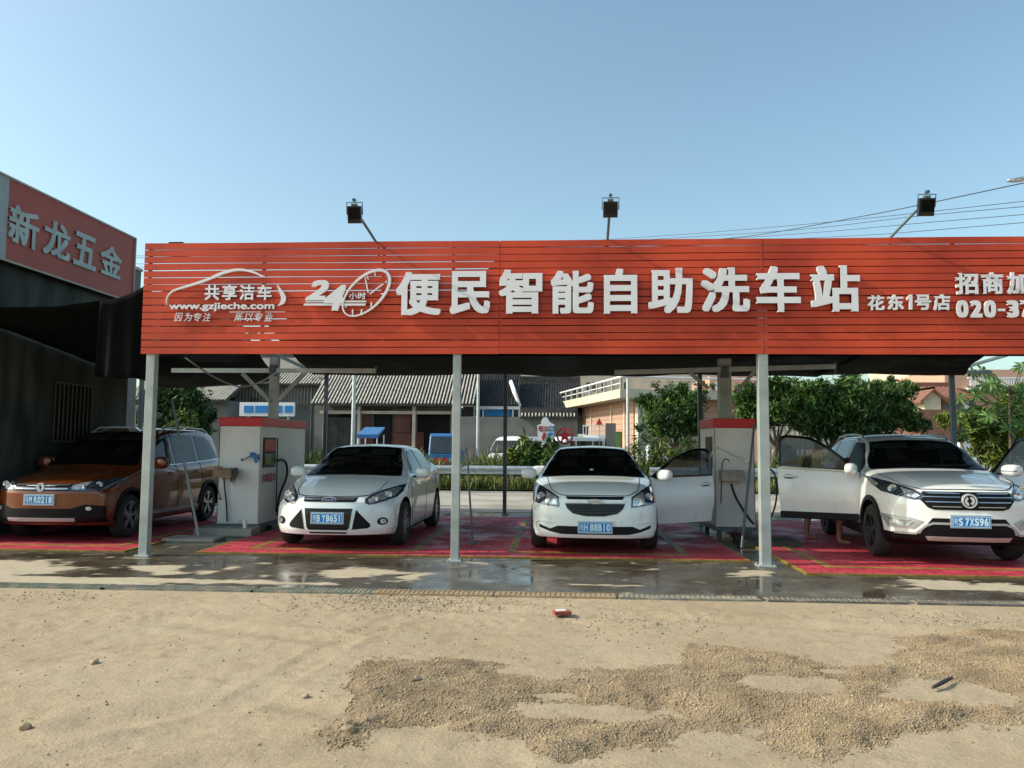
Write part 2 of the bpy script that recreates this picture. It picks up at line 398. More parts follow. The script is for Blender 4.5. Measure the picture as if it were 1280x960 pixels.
def door_leaf(parent, s, hy, hx, length, zs, belt, top, ang, paint, slope, handle=True, clad=None, mirror=None):
    """open front door. s side, hinge (hx,hy). zs bottom, belt height fn end-points, top heights. Local u along the leaf."""
    d = thing_part('door', parent, (s*hx, hy, 0)); d.rotation_euler = (0, 0, -s*ang)     # leaf runs along local +y
    n = 14; m = MB(); T = .10
    # lower panel as a curved shell: outer surface bulges to +s x
    us = [length*i/n for i in range(n+1)]; K = 10
    def pt(u, k, inner):
        zt = belt[0]+(belt[1]-belt[0])*u/length; t = k/K; zb = zs+.03*(u/length); z = zb+(zt-zb)*t
        bul = .05*math.sin(math.pi*min(1, t*1.05))**.8 - .02*(t > .72)*(t-.72)/.28
        bul -= .018*math.exp(-((t-.18)/.07)**2)
        ed = min(u, length-u); rnd = 0 if ed > .02 else (.02-ed)*.5
        x = s*(bul-rnd) if not inner else -s*T
        return (x, u+(.05*(t-.5)*(1 if u > length*.8 else 0)), z)
    V = [pt(u, k, 0) for u in us for k in range(K+1)]+[pt(u, k, 1) for u in us for k in range(K+1)]
    o_ = (n+1)*(K+1); Fq = []
    q = lambda i, k, b=0: b*o_+i*(K+1)+k
    for i in range(n):
        for k in range(K): Fq += [(q(i,k), q(i+1,k), q(i+1,k+1), q(i,k+1)), (q(i,k,1), q(i,k+1,1), q(i+1,k+1,1), q(i+1,k,1))]
        Fq += [(q(i,0), q(i,0,1), q(i+1,0,1), q(i+1,0)), (q(i,K), q(i+1,K), q(i+1,K,1), q(i,K,1))]
    for k in range(K): Fq += [(q(0,k), q(0,k+1), q(0,k+1,1), q(0,k,1)), (q(n,k), q(n,k,1), q(n,k+1,1), q(n,k+1))]
    m.add(V, Fq); m.build('door_panel', paint, d, 40)
    tr = MB(); tr.box((-s*T-s*.012, .04, zs+.05) if s > 0 else (T+.0, .04, zs+.05), (-s*T if s > 0 else T+.012, length-.03, belt[0]-.02)); tr.build('door_trim', M['black'], d)
    if clad:
        c = MB(); c.box((min(s*.0, s*.055), .02, zs-.01), (max(0, s*.055), length-.02, zs+clad)); bevel(c.build('door_sill_cladding', M['black'], d), .012)
    fr = MB(); z0, z1 = belt
    pts = [(0, .02, z0+.01), (0, slope*.55, z0+(top-z0)*.56), (-s*.04, slope, top-.05), (-s*.06, (slope+length)/2, top), (-s*.06, length-.03, top-.015), (-s*.03, length-.01, (top+z1)/2), (0, length-.01, z1)]
    pts = [(p[0]-s*.03, p[1], p[2]) for p in pts]
    pp = crom(pts, 4); fr.tube(pp, .022, 6); fr.build('window_frame', M['blackgloss'], d, 60)
    g = MB(); poly = [(p[1], p[2], p[0]) for p in pp]; g.add([(x, y, z) for y, z, x in poly], [tuple(range(len(poly)))])
    g.add([(x-s*.006, y, z) for y, z, x in poly], [tuple(range(len(poly)))]); g.build('door_glass', M['clearglass'], d)
    b = MB(); b.bar((s*.012, .03, z0+.006), (s*.012, length-.02, z1+.006), .012, .02); b.build('belt_trim', M['chrome' if clad else 'black'], d)
    h = MB(); zz = z1-.13; h.ell((s*.055, length-.17, zz), (.018, .10, .018), .7, 12, 8); ho = h.build('door_handle', paint, d, 60)
    h = MB(); h.ell((s*.040, length-.15, zz-.005), (.006, .075, .03), .8, 12, 8); h.build('handle_recess', M['black'], d, 60)
    if mirror: 
        mm = MB(); mm.ell((s*.20, .10, z0+mirror[0]), (.135, .08, .085), .72, 20, 12, Matrix.Rotation(s*R(mirror[1]), 3, 'Z')); mo = mm.build('mirror', paint, d, 60)
        g = MB(); g.bar((0, .06, z0+.0), (s*.10, .10, z0+mirror[0]-.05), .05, .03); g.build('mirror_base', M['black'], mo)
        if mirror[2]:
            g = MB(); g.ell((s*.21, .035, z0+mirror[0]-.005), (.11, .02, .012), .7, 14, 8, Matrix.Rotation(s*R(mirror[1]), 3, 'Z')); g.build('indicator', M['lamp'], mo, 60)
    return d

m_, nt_, b_ = newmat('clear_glass'); b_.inputs['Base Color'].default_value = (.25, .30, .30, 1); b_.inputs['Roughness'].default_value = .02; b_.inputs['Alpha'].default_value = .62; b_.inputs['Specular IOR Level'].default_value = .6
nz_ = nt_.nodes.new('ShaderNodeTexNoise'); nz_.inputs['Scale'].default_value = 2; cr_ = nt_.nodes.new('ShaderNodeValToRGB'); cr_.color_ramp.elements[0].color = (.006, .008, .008, 1); cr_.color_ramp.elements[1].color = (.014, .017, .017, 1)
nt_.links.new(nz_.outputs['Fac'], cr_.inputs['Fac']); nt_.links.new(cr_.outputs['Color'], b_.inputs['Base Color'])
M['clearglass'] = m_

M['scrglass'] = m_.copy(); M['scrglass'].node_tree.nodes['Principled BSDF'].inputs['Alpha'].default_value = .62; M['scrglass'].node_tree.nodes['Principled BSDF'].inputs['Specular IOR Level'].default_value = .4
[e_.__setattr__('color', (.003, .004, .004, 1)) for e_ in [n for n in M['scrglass'].node_tree.nodes if n.type == 'VALTORGB'][0].color_ramp.elements]
M['cabin'] = pm('cabin_dark', (.008, .009, .010), .9, 0, .3, 3, spec=.1); M['visor'] = pm('sun_visor', (.085, .09, .09), .8, 0, .15, 4); M['seat'] = pm('seat_fabric', (.035, .033, .032), .9, 0, .2, 6)
def cabin(t, B, ws):
    zt = max(p[1] for p in ws); zb = min(p[1] for p in ws); wt = max(p[0] for p in ws if p[1] > zt-.06); H = zt-zb
    c = drape('cabin', ws, B, M['cabin'], t, off=-.001, rim=.004, lim=6)
    for s in (1, -1):
        v = [(s*.09, zt-.035), (s*(wt-.06), zt-.05), (s*(wt-.04), zt-.13), (s*.11, zt-.125)]; v = v if s > 0 else v[::-1]
        drape('sun_visor', v, B, M['visor'], c, off=.002, rim=.002, lim=6)
        h = [(s*.36+a, zb+b) for a, b in ((-.13, H*.30), (.13, H*.30), (.12, H*.58), (.07, H*.66), (-.07, H*.66), (-.12, H*.58))]
        drape('head_rest', h, B, M['seat'], c, off=.002, rim=.002, lim=6)
    drape('inner_mirror', [(-.10, zt-.15), (.10, zt-.15), (.10, zt-.095), (-.10, zt-.095)], B, M['seat'], c, off=.004, rim=.002, lim=6)
    st = [(.36+.17*math.cos(a), zb+H*.10+.17*math.sin(a)*.75) for a in np.linspace(.1, math.pi-.1, 12)]
    drape('steering_wheel', strip(st, .025), B, M['seat'], c, off=.005, rim=.002, lim=6)
def wipers(t, bvh, z, x0s):
    for x0, x1, zz0, zz1 in x0s: drape('wiper', strip([(x0, zz0), (x1, zz1)], .016), bvh, M['black'], t, off=.018, rim=.01)

def headlight(t, bvh, poly, inner, bowls, extra=None, lens='lamp'):
    for f in (lambda p: p, mir):
        sx = 1 if f is not mir else -1
        h = drape('headlight', f(poly), bvh, M['lampdk'], t, off=.006, rim=.03)
        if inner: drape('reflector', f(inner), bvh, M[lens], h, off=.010, rim=.01)
        for bx, bz, br in bowls:
            hit, n, i, d = bvh.ray_cast(Vector((sx*bx, -3, bz)), Vector((0, 1, 0)))
            if hit is None: continue
            m = MB(); m.lathe([(.001, .0), (br*.45, -.004), (br*.55, -.016), (br, -.020), (br*1.05, .01)], hit+Vector((0, -.002, 0)), 'Y', 20); m.build('lamp_bowl', M['lampbowl'], h, 40)
        if extra: drape('indicator_lens', f(extra), bvh, M['amber'], h, off=.014, rim=.01)

def circ(cx, cz, rx, rz=None, n=20): rz = rz or rx; return [(cx+rx*math.cos(2*math.pi*k/n), cz+rz*math.sin(2*math.pi*k/n)) for k in range(n)]

# ---------------------------------------------------------------- white saloon with oval badge (left centre)
def tilt_axis(car, name): pass
S1 = dict(L=4.53, hw=.905, wb=2.648, ax1=.90, wr_=.325, nose=(.42, 3.0), tail=(.30, 3.5),
  ztop=[(0, .69), (.12, .755), (.4, .855), (.8, .945), (1.18, 1.01), (1.55, 1.19), (2.0, 1.40), (2.25, 1.455), (2.7, 1.48), (3.25, 1.455), (3.7, 1.30), (4.05, 1.12), (4.4, 1.08), (4.53, 1.02)],
  belt=[(0, .62), (.4, .76), (.9, .87), (1.2, .94), (2.2, .98), (3.2, 1.02), (4.0, 1.05), (4.53, .98)],
  w=[(0, .84), (.4, .875), (.9, .905), (2.2, .908), (3.6, .905), (4.2, .86), (4.53, .80)],
  wr=[(0, .6), (1.15, .68), (1.7, .66), (2.2, .60), (3.0, .585), (3.7, .62), (4.53, .66)],
  zbot=[(0, .215), (.5, .18), (4, .18), (4.53, .30)], prof=[(.2, .05), (.32, .0), (.5, 0), (.6, .015), (.72, .05), (.8, .09)])
def car1(loc, rz):
    t = thing('parked_car', 'white saloon car with an oval badge parked left of the middle post', 'car', loc, rz, 'cars parked in the wash bays')
    body, B = car_shell(S1, [M['white_paint'], M['black']], t)
    ws = [(-.74, .995), (-.4, 1.015), (0, 1.02), (.4, 1.015), (.74, .995), (.70, 1.09), (.64, 1.22), (.575, 1.36), (.54, 1.405), (.3, 1.425), (0, 1.43), (-.3, 1.425), (-.54, 1.405), (-.575, 1.36), (-.64, 1.22), (-.70, 1.09)]
    drape('windscreen', ws, B, M['scrglass'], t, off=.010, rim=.01, lim=6); cabin(t, B, ws)
    drape('cowl', strip([(-.73, 1.0), (-.4, 1.012), (0, 1.017), (.4, 1.012), (.73, 1.0)], .03), B, M['black'], t, off=.007, rim=.01)
    wipers(t, B, 1.0, [(-.55, .02, 1.02, 1.045), (.05, .6, 1.025, 1.035)])
    for s in (1, -1):
        drape('side_window', [(1.62, 1.02), (2.42, 1.02), (2.42, 1.38), (2.15, 1.36), (1.9, 1.25)], B, M['glass'], t, 'x', s)
        drape('side_window', [(2.49, 1.02), (3.25, 1.05), (3.30, 1.08), (3.2, 1.31), (2.95, 1.37), (2.49, 1.385)], B, M['glass'], t, 'x', s)
        drape('quarter_window', [(3.33, 1.09), (3.62, 1.12), (3.30, 1.27)], B, M['glass'], t, 'x', s)
        for pl in ([(1.38, .30), (1.30, .6), (1.36, .96)], [(2.45, .26), (2.46, 1.0)], [(3.25, .45), (3.40, .75), (3.32, 1.02)], [(1.4, .27), (3.1, .27)]):
            drape('door_seam', strip(pl, .010), B, M['black'], t, 'x', s, off=.0015, rim=.004)
        drape('door_handle', strip([(2.18, .86), (2.36, .87)], .03), B, M['white_paint'], t, 'x', s, off=.03)
        drape('door_handle', strip([(3.05, .89), (3.22, .90)], .03), B, M['white_paint'], t, 'x', s, off=.03)
        drape('sill_trim', [(1.32, .19), (3.15, .19), (3.15, .235), (1.32, .235)], B, M['black'], t, 'x', s)
        mirror_part(t, s, s*1.0, 1.62, 1.03, M['white_paint'])
        for k, y in enumerate((S1['ax1'], S1['ax1']+S1['wb'])): wheel(t, s*.80, y, .325, s, 10, .215)
    hl = [(.475, .70), (.53, .755), (.64, .815), (.78, .86), (.875, .885), (.885, .82), (.83, .72), (.74, .68), (.64, .65), (.55, .632), (.495, .655)]
    headlight(t, B, hl, [(.52, .70), (.57, .745), (.68, .80), (.80, .84), (.84, .83), (.80, .73), (.72, .695), (.62, .665), (.55, .655)], [(.60, .705, .045), (.73, .755, .05)])
    drape('bonnet_seam', strip([(-.62, .93), (-.60, .82), (-.50, .755), (-.38, .742), (0, .738), (.38, .742), (.50, .755), (.60, .82), (.62, .93)], .009), B, M['black'], t, off=.0015, rim=.004)
    g = drape('upper_grille', [(-.38, .728), (-.36, .672), (.36, .672), (.38, .728)], B, M['black'], t, off=.004)
    for u0, u1 in ((-.35, -.10), (.10, .35)): drape('chrome_bar', strip([(u0, .698), (u1, .698)], .018), B, M['chrome'], g, off=.016)
    lg = drape('lower_grille', [(-.335, .585), (-.30, .33), (-.27, .295), (.27, .295), (.30, .33), (.335, .585)], B, M['blackgloss'], t, off=.004)
    for z in (.34, .56): drape('grille_slat', strip([(-.27, z), (.27, z)], .012), B, M['black'], lg, off=.014)
    for s in (1, -1):
        tr = [(.385, .57), (.43, .52), (.565, .375), (.57, .335), (.54, .318), (.335, .300)]
        drape('side_intake', tr if s > 0 else mir(tr), B, M['black'], t, off=.004)
        fl = drape('fog_lamp', circ(s*.715, .405, .062, .052), B, M['black'], t, off=.006); drape('fog_lens', circ(s*.72, .405, .036, .032), B, M['lamp'], fl, off=.014)
    drape('bottom_slot', strip([(-.26, .255), (.26, .255)], .022), B, M['black'], t, off=.004)
    em = MB(); hit = B.ray_cast(Vector((0, -3, .700)), Vector((0, 1, 0)))[0]; y = hit.y-.018
    em.prism(circ(0, .700, .102, .042, 28), lambda u, v, d: (u, y-d, v), .012, -.03); e = em.build('badge', M['badge'], t, 30)
    em = MB(); em.prism(circ(0, .700, .094, .035, 28), lambda u, v, d: (u, y-d, v), .016, .010); em.build('badge_field', pm('badge_blue', (.02, .06, .2), .2, 0, .05), e)
    w = text_fit('badge_lettering', 'Ford', lambda u, v, d: Vector((u, y-.0165-d, v)), -.068, .068, .682, .720, M['chrome'], None, .003, .01, .3); w.parent = e
    plate_part(t, B, 0.0, .455, '粤BY8651')
    return t

# ---------------------------------------------------------------- white saloon with bow-tie badge, door open
S2 = dict(L=4.60, hw=.90, wb=2.685, ax1=.92, wr_=.325, nose=(.36, 3.4), tail=(.28, 3.5),
  ztop=[(0, .78), (.12, .845), (.4, .92), (.8, .985), (1.22, 1.035), (1.6, 1.22), (2.0, 1.40), (2.25, 1.45), (2.7, 1.475), (3.25, 1.45), (3.75, 1.28), (4.1, 1.13), (4.45, 1.09), (4.6, 1.03)],
  belt=[(0, .69), (.4, .83), (.9, .91), (1.2, .96), (2.2, .985), (3.2, 1.01), (4.0, 1.05), (4.6, .98)],
  w=[(0, .845), (.4, .875), (.9, .895), (2.2, .90), (3.6, .895), (4.2, .86), (4.6, .80)],
  wr=[(0, .62), (1.2, .70), (1.7, .66), (2.2, .58), (3.0, .57), (3.7, .60), (4.6, .66)],
  zbot=[(0, .225), (.5, .19), (4, .19), (4.6, .30)], prof=[(.2, .05), (.30, .0), (.52, .0), (.66, .015), (.78, .04), (.9, .1)])
def car2(loc, rz):
    t = thing('parked_car', 'white saloon car with bow-tie badge and one open door, right of the middle post', 'car', loc, rz, 'cars parked in the wash bays')
    body, B = car_shell(S2, [M['white_paint'], M['black']], t)
    ws = [(-.77, 1.015), (-.4, 1.035), (0, 1.04), (.4, 1.035), (.77, 1.015), (.71, 1.13), (.62, 1.27), (.555, 1.38), (.52, 1.41), (.3, 1.43), (0, 1.435), (-.3, 1.43), (-.52, 1.41), (-.555, 1.38), (-.62, 1.27), (-.71, 1.13)]
    drape('windscreen', ws, B, M['scrglass'], t, off=.010, rim=.01, lim=6); cabin(t, B, ws)
    drape('cowl', strip([(-.76, 1.018), (-.4, 1.036), (0, 1.041), (.4, 1.036), (.76, 1.018)], .03), B, M['black'], t, off=.007, rim=.01)
    wipers(t, B, 1.0, [(-.6, .0, 1.045, 1.07), (.05, .6, 1.05, 1.06)])
    hx = MB(); h = B.ray_cast(Vector((-.02, -3, 1.10)), Vector((0, 1, 0)))[0]; hx.ell(h+Vector((0, -.004, 0)), (.035, .01, .025), 1, 10, 6); hx.build('windscreen_ornament', M['letter'], t, 60)
    for s in (1, -1):
        if s < 0: drape('side_window', [(1.62, 1.03), (2.42, 1.03), (2.42, 1.38), (2.15, 1.36), (1.9, 1.25)], B, M['glass'], t, 'x', s)
        else: drape('door_opening', [(1.36, .32), (2.42, .30), (2.42, 1.38), (2.15, 1.37), (1.88, 1.26), (1.5, 1.03), (1.34, .9)], B, M['black'], t, 'x', s, off=.003)
        drape('side_window', [(2.49, 1.03), (3.25, 1.05), (3.30, 1.08), (3.2, 1.30), (2.95, 1.36), (2.49, 1.385)], B, M['glass'], t, 'x', s)
        for pl in ([(1.38, .30), (1.30, .6), (1.36, .96)], [(2.45, .26), (2.46, 1.0)], [(3.25, .45), (3.40, .75), (3.32, 1.02)]):
            drape('door_seam', strip(pl, .010), B, M['black'], t, 'x', s, off=.0015, rim=.004)
        drape('door_handle', strip([(3.05, .89), (3.22, .90)], .03), B, M['white_paint'], t, 'x', s, off=.03)
        if s < 0: mirror_part(t, s, s*.99, 1.60, 1.04, M['white_paint'])
        for y in (S2['ax1'], S2['ax1']+S2['wb']): wheel(t, s*.79, y, .325, s, 5, .215)
    hl = [(.49, .775), (.60, .835), (.72, .885), (.83, .925), (.862, .93), (.87, .82), (.86, .70), (.70, .665), (.48, .645)]
    headlight(t, B, hl, [(.51, .76), (.61, .815), (.66, .83), (.67, .69), (.50, .665)], [(.575, .725, .055), (.735, .77, .055)], [(.80, .75), (.845, .75), (.845, .70), (.80, .69)])
    drape('bonnet_seam', strip([(-.68, 1.0), (-.60, .86), (-.46, .80), (-.38, .797), (0, .80), (.38, .797), (.46, .80), (.60, .86), (.68, 1.0)], .009), B, M['black'], t, off=.0015, rim=.004)
    drape('upper_grille', [(-.395, .785), (-.37, .750), (.37, .750), (.395, .785)], B, M['black'], t, off=.004)
    drape('grille_bar', [(-.39, .745), (-.39, .705), (.39, .705), (.39, .745)], B, M['white_paint'], t, off=.014)
    g = drape('lower_grille', [(-.40, .695), (-.375, .63), (-.30, .565), (-.12, .53), (.12, .53), (.30, .565), (.375, .63), (.40, .695)], B, M['blackgloss'], t, off=.004)
    for k in range(4): z = .56+k*.033; w = .24+k*.045; drape('grille_slat', strip([(-w, z), (w, z)], .008), B, M['black'], g, off=.013)
    lo = [(-.76, .405), (-.60, .352), (-.50, .395), (.50, .395), (.60, .352), (.76, .405), (.745, .36), (.60, .315), (.45, .288), (-.45, .288), (-.60, .315), (-.745, .36)]
    drape('lower_intake', lo, B, M['black'], t, off=.004)
    for s in (1, -1):
        drape('bumper_crease', strip([(s*.79, .37), (s*.80, .43), (s*.74, .455), (s*.56, .43)], .012), B, M['white_paint'], t, off=.012)
    y = B.ray_cast(Vector((0, -3, .72)), Vector((0, 1, 0)))[0].y-.022
    bt = [(-.115, .743), (-.105, .706), (-.045, .706), (-.045, .694), (.05, .694), (.055, .706), (.105, .706), (.115, .743), (.045, .743), (.045, .756), (-.05, .756), (-.055, .743)][::-1]
    m = MB(); m.prism(bt, lambda u, v, d: (u, y-d, v), .010, -.02); e = m.build('badge', M['badge'], t)
    k = [(u*.78, .725+(v-.725)*.6) for u, v in bt]; m = MB(); m.prism(k, lambda u, v, d: (u, y-d, v), .014, .009); m.build('badge_field', pm('badge_field_pale', (.50, .50, .46), .25, .6, .05), e)
    plate_part(t, B, 0.0, .385, '粤H88B10')
    door_leaf(t, 1, 1.36, .885, 1.06, .30, (1.0, 1.03), 1.42, R(66), M['white_paint'], .60, mirror=(.045, 12, False))
    return t

# ---------------------------------------------------------------- white SUV, both front doors open
S3 = dict(L=4.69, hw=.93, wb=2.712, ax1=.93, wr_=.355, nose=(.36, 3.2), tail=(.25, 3.6), clad=.40,
  ztop=[(0, .93), (.12, .995), (.4, 1.06), (.8, 1.12), (1.25, 1.18), (1.6, 1.36), (2.0, 1.56), (2.25, 1.635), (2.7, 1.685), (3.4, 1.68), (4.0, 1.62), (4.3, 1.45), (4.55, 1.15), (4.69, 1.0)],
  belt=[(0, .84), (.4, .98), (.9, 1.05), (1.25, 1.10), (2.2, 1.13), (3.2, 1.16), (4.2, 1.19), (4.69, 1.0)],
  w=[(0, .86), (.4, .90), (.9, .925), (2.2, .925), (3.6, .925), (4.3, .90), (4.69, .84)],
  wr=[(0, .66), (1.2, .74), (1.7, .70), (2.2, .63), (3.2, .62), (4.2, .62), (4.69, .66)],
  zbot=[(0, .30), (.5, .22), (4, .22), (4.69, .34)], prof=[(.25, .10), (.38, .02), (.55, 0), (.75, .0), (.9, .04), (1.05, .1)],
  rprof=[(.2, .06), (.5, 0), (1.0, .02), (1.6, .05)])
def car3(loc, rz):
    t = thing('parked_car', 'white off-road style car with roof rails and its front doors open, at the right edge', 'car', loc, rz, 'cars parked in the wash bays')
    W = M['white_paint2']; body, B = car_shell(S3, [W, M['black']], t)
    ws = [(-.78, 1.175), (-.4, 1.195), (0, 1.20), (.4, 1.195), (.78, 1.175), (.73, 1.29), (.66, 1.42), (.59, 1.555), (.3, 1.585), (0, 1.59), (-.3, 1.585), (-.59, 1.555), (-.66, 1.42), (-.73, 1.29)]
    drape('windscreen', ws, B, M['scrglass'], t, off=.010, rim=.01, lim=6); cabin(t, B, ws)
    drape('sticker', [(-.60, 1.46), (-.51, 1.46), (-.51, 1.52), (-.60, 1.52)], B, pm('green_sticker', (.03, .20, .10), .5), t, off=.008, rim=.002)
    drape('cowl', strip([(-.77, 1.178), (-.4, 1.198), (0, 1.203), (.4, 1.198), (.77, 1.178)], .03), B, M['black'], t, off=.007, rim=.01)
    wipers(t, B, 1.0, [(-.6, .0, 1.21, 1.235), (.05, .62, 1.215, 1.225)])
    drape('sunroof', [(-.5, 2.42), (.5, 2.42), (.5, 3.5), (-.5, 3.5)], B, M['blackgloss'], t, 'z', off=.004)
    for s in (1, -1):
        drape('door_opening', [(1.50, .50), (2.50, .46), (2.50, 1.56), (2.15, 1.54), (1.90, 1.42), (1.58, 1.20), (1.48, 1.05)], B, M['black'], t, 'x', s, off=.003)
        drape('side_window', [(2.58, 1.19), (3.36, 1.22), (3.36, 1.57), (2.58, 1.575)], B, M['glass'], t, 'x', s)
        drape('quarter_window', [(3.44, 1.23), (4.0, 1.30), (3.86, 1.47), (3.44, 1.56)], B, M['glass'], t, 'x', s)
        drape('window_chrome', strip([(2.52, 1.165), (3.42, 1.20), (4.08, 1.28), (3.90, 1.50), (3.44, 1.59), (2.55, 1.60)], .016), B, M['chrome'], t, 'x', s, off=.006, rim=.01)
        for pl in ([(2.54, .40), (2.55, 1.14)], [(3.42, .60), (3.50, .9), (3.42, 1.2)]):
            drape('door_seam', strip(pl, .010), B, M['black'], t, 'x', s, off=.0015, rim=.004)
        for c in (S3['ax1'], S3['ax1']+S3['wb']):
            arc = [(c+(.355+.075)*math.cos(a), .365+(.355+.075)*math.sin(a)) for a in np.linspace(-.12, math.pi+.12, 22)]
            drape('arch_cladding', strip(arc, .06), B, M['black'], t, 'x', s, off=.014, rim=.03)
            wheel(t, s*.81, c, .355, s, 5, .235, dark=True, wide=.225)
        rl = MB(); hh = [B.ray_cast(Vector((s*.60, y, 4)), Vector((0, 0, -1)))[0] for y in (2.25, 2.45, 2.9, 3.4, 3.8, 3.95)]
        rl.tube([hh[0]+Vector((0, 0, .0))]+[p+Vector((0, 0, .05)) for p in hh[1:-1]]+[hh[-1]], .018, 8); rl.build('roof_rail', M['silver'], t, 60)
        hl = [(.50, .885), (.60, .95), (.72, 1.005), (.83, 1.05), (.885, 1.08), (.895, .97), (.87, .90), (.78, .86), (.62, .82), (.53, .83)]
    headlight(t, B, hl, [(.54, .87), (.63, .935), (.70, .96), (.70, .87), (.60, .84)], [(.62, .885, .04), (.78, .945, .055)])
    drape('bonnet_seam', strip([(-.76, 1.12), (-.66, .995), (-.50, .95), (0, .955), (.50, .95), (.66, .995), (.76, 1.12)], .009), B, M['black'], t, off=.0015, rim=.004)
    for s in (1, -1): drape('bonnet_crease', strip([(s*.47, 1.0), (s*.50, 1.06), (s*.53, 1.12)], .012), B, W, t, off=.008, rim=.01)
    g = drape('grille', [(-.50, .925), (-.57, .85), (-.47, .73), (-.40, .705), (.40, .705), (.47, .73), (.57, .85), (.50, .925)], B, M['black'], t, off=.005)
    for z, w in ((.905, .50), (.86, .52), (.80, .49), (.745, .42)):
        for s in (1, -1): drape('grille_slat', strip([(s*.10, z), (s*w, z)], .011), B, M['chrome'], g, off=.018)
    y = B.ray_cast(Vector((0, -3, .82)), Vector((0, 1, 0)))[0].y-.02
    m = MB(); m.lathe([(.072, -.016), (.088, -.016), (.09, .03), (.07, .03)], (0, y, .82), 'Y', 32, closed=True); e = m.build('badge', M['badge'], t, 40)
    m = MB(); m.prism(circ(0, .82, .073, None, 28), lambda u, v, d: (u, y-d, v), .004, -.02); m.build('badge_field', M['blackgloss'], e)
    for k in (0, 1):
        sg = 1 if k == 0 else -1
        hk = [(.008, .055), (.035, .05), (.058, .02), (.055, -.02), (.03, -.05), (.012, -.03), (.03, -.012), (.03, .01), (.012, .028)]
        m = MB(); pl = [(sg*u, .82+sg*v) for u, v in hk][::-1]; m.prism(pl, lambda u, v, d: (u, y-d, v), .014, .002); m.build('badge_swallow', M['badge'], e)
    drape('centre_intake', [(-.42, .60), (-.50, .50), (-.56, .385), (.56, .385), (.50, .50), (.42, .60)], B, M['black'], t, off=.004)
    drape('skid_bar', [(-.50, .375), (-.46, .325), (.46, .325), (.50, .375)], B, M['silver'], t, off=.02, rim=.04)
    drape('skid_frame', strip([(-.80, .40), (-.60, .40), (-.50, .50), (-.42, .535), (.42, .535), (.50, .50), (.60, .40), (.80, .40)], .026), B, M['silver'], t, off=.016, rim=.03)
    for s in (1, -1):
        fp = [(.90, .62), (.66, .60), (.52, .555), (.62, .46), (.86, .46)]
        fh = drape('fog_lamp', fp if s > 0 else mir(fp), B, M['silver'], t, off=.006)
        fi = [(.86, .59), (.68, .575), (.62, .545), (.68, .49), (.84, .49)]
        fl = drape('fog_lens', fi if s > 0 else mir(fi), B, M['lamp'], fh, off=.014)
        drape('running_lamp', strip([(s*.66, .56), (s*.84, .575)], .014), B, M['chrome'], fh, off=.020)
    plate_part(t, B, 0.0, .565, '粤S7XS96', dy=.03)
    for s in (-1, 1): door_leaf(t, s, 1.48, .90, 1.12, .43, (1.12, 1.17), 1.63, R(72 if s < 0 else 60), W, .62, clad=.09, mirror=(.05, 10, True))
    return t

# ---------------------------------------------------------------- orange people carrier
S4 = dict(L=4.66, hw=.90, wb=2.75, ax1=.90, wr_=.335, nose=(.34, 3.2), tail=(.2, 4), clad=.0,
  ztop=[(0, .84), (.12, .90), (.4, .97), (.9, 1.05), (1.1, 1.10), (1.5, 1.34), (1.9, 1.58), (2.15, 1.67), (2.7, 1.74), (3.6, 1.74), (4.2, 1.68), (4.45, 1.5), (4.66, 1.1)],
  belt=[(0, .76), (.4, .88), (.9, .96), (1.2, 1.02), (2.2, 1.06), (3.2, 1.09), (4.2, 1.12), (4.66, 1.0)],
  w=[(0, .84), (.4, .875), (.9, .89), (2.2, .895), (3.8, .895), (4.4, .87), (4.66, .84)],
  wr=[(0, .64), (1.1, .72), (1.6, .68), (2.1, .64), (3.2, .63), (4.3, .64), (4.66, .68)],
  zbot=[(0, .25), (.5, .2), (4, .2), (4.66, .30)], prof=[(.25, .08), (.36, .01), (.55, 0), (.72, .0), (.85, .04), (1.0, .1)],
  rprof=[(.2, .06), (.5, 0), (1.0, .02), (1.6, .08)])
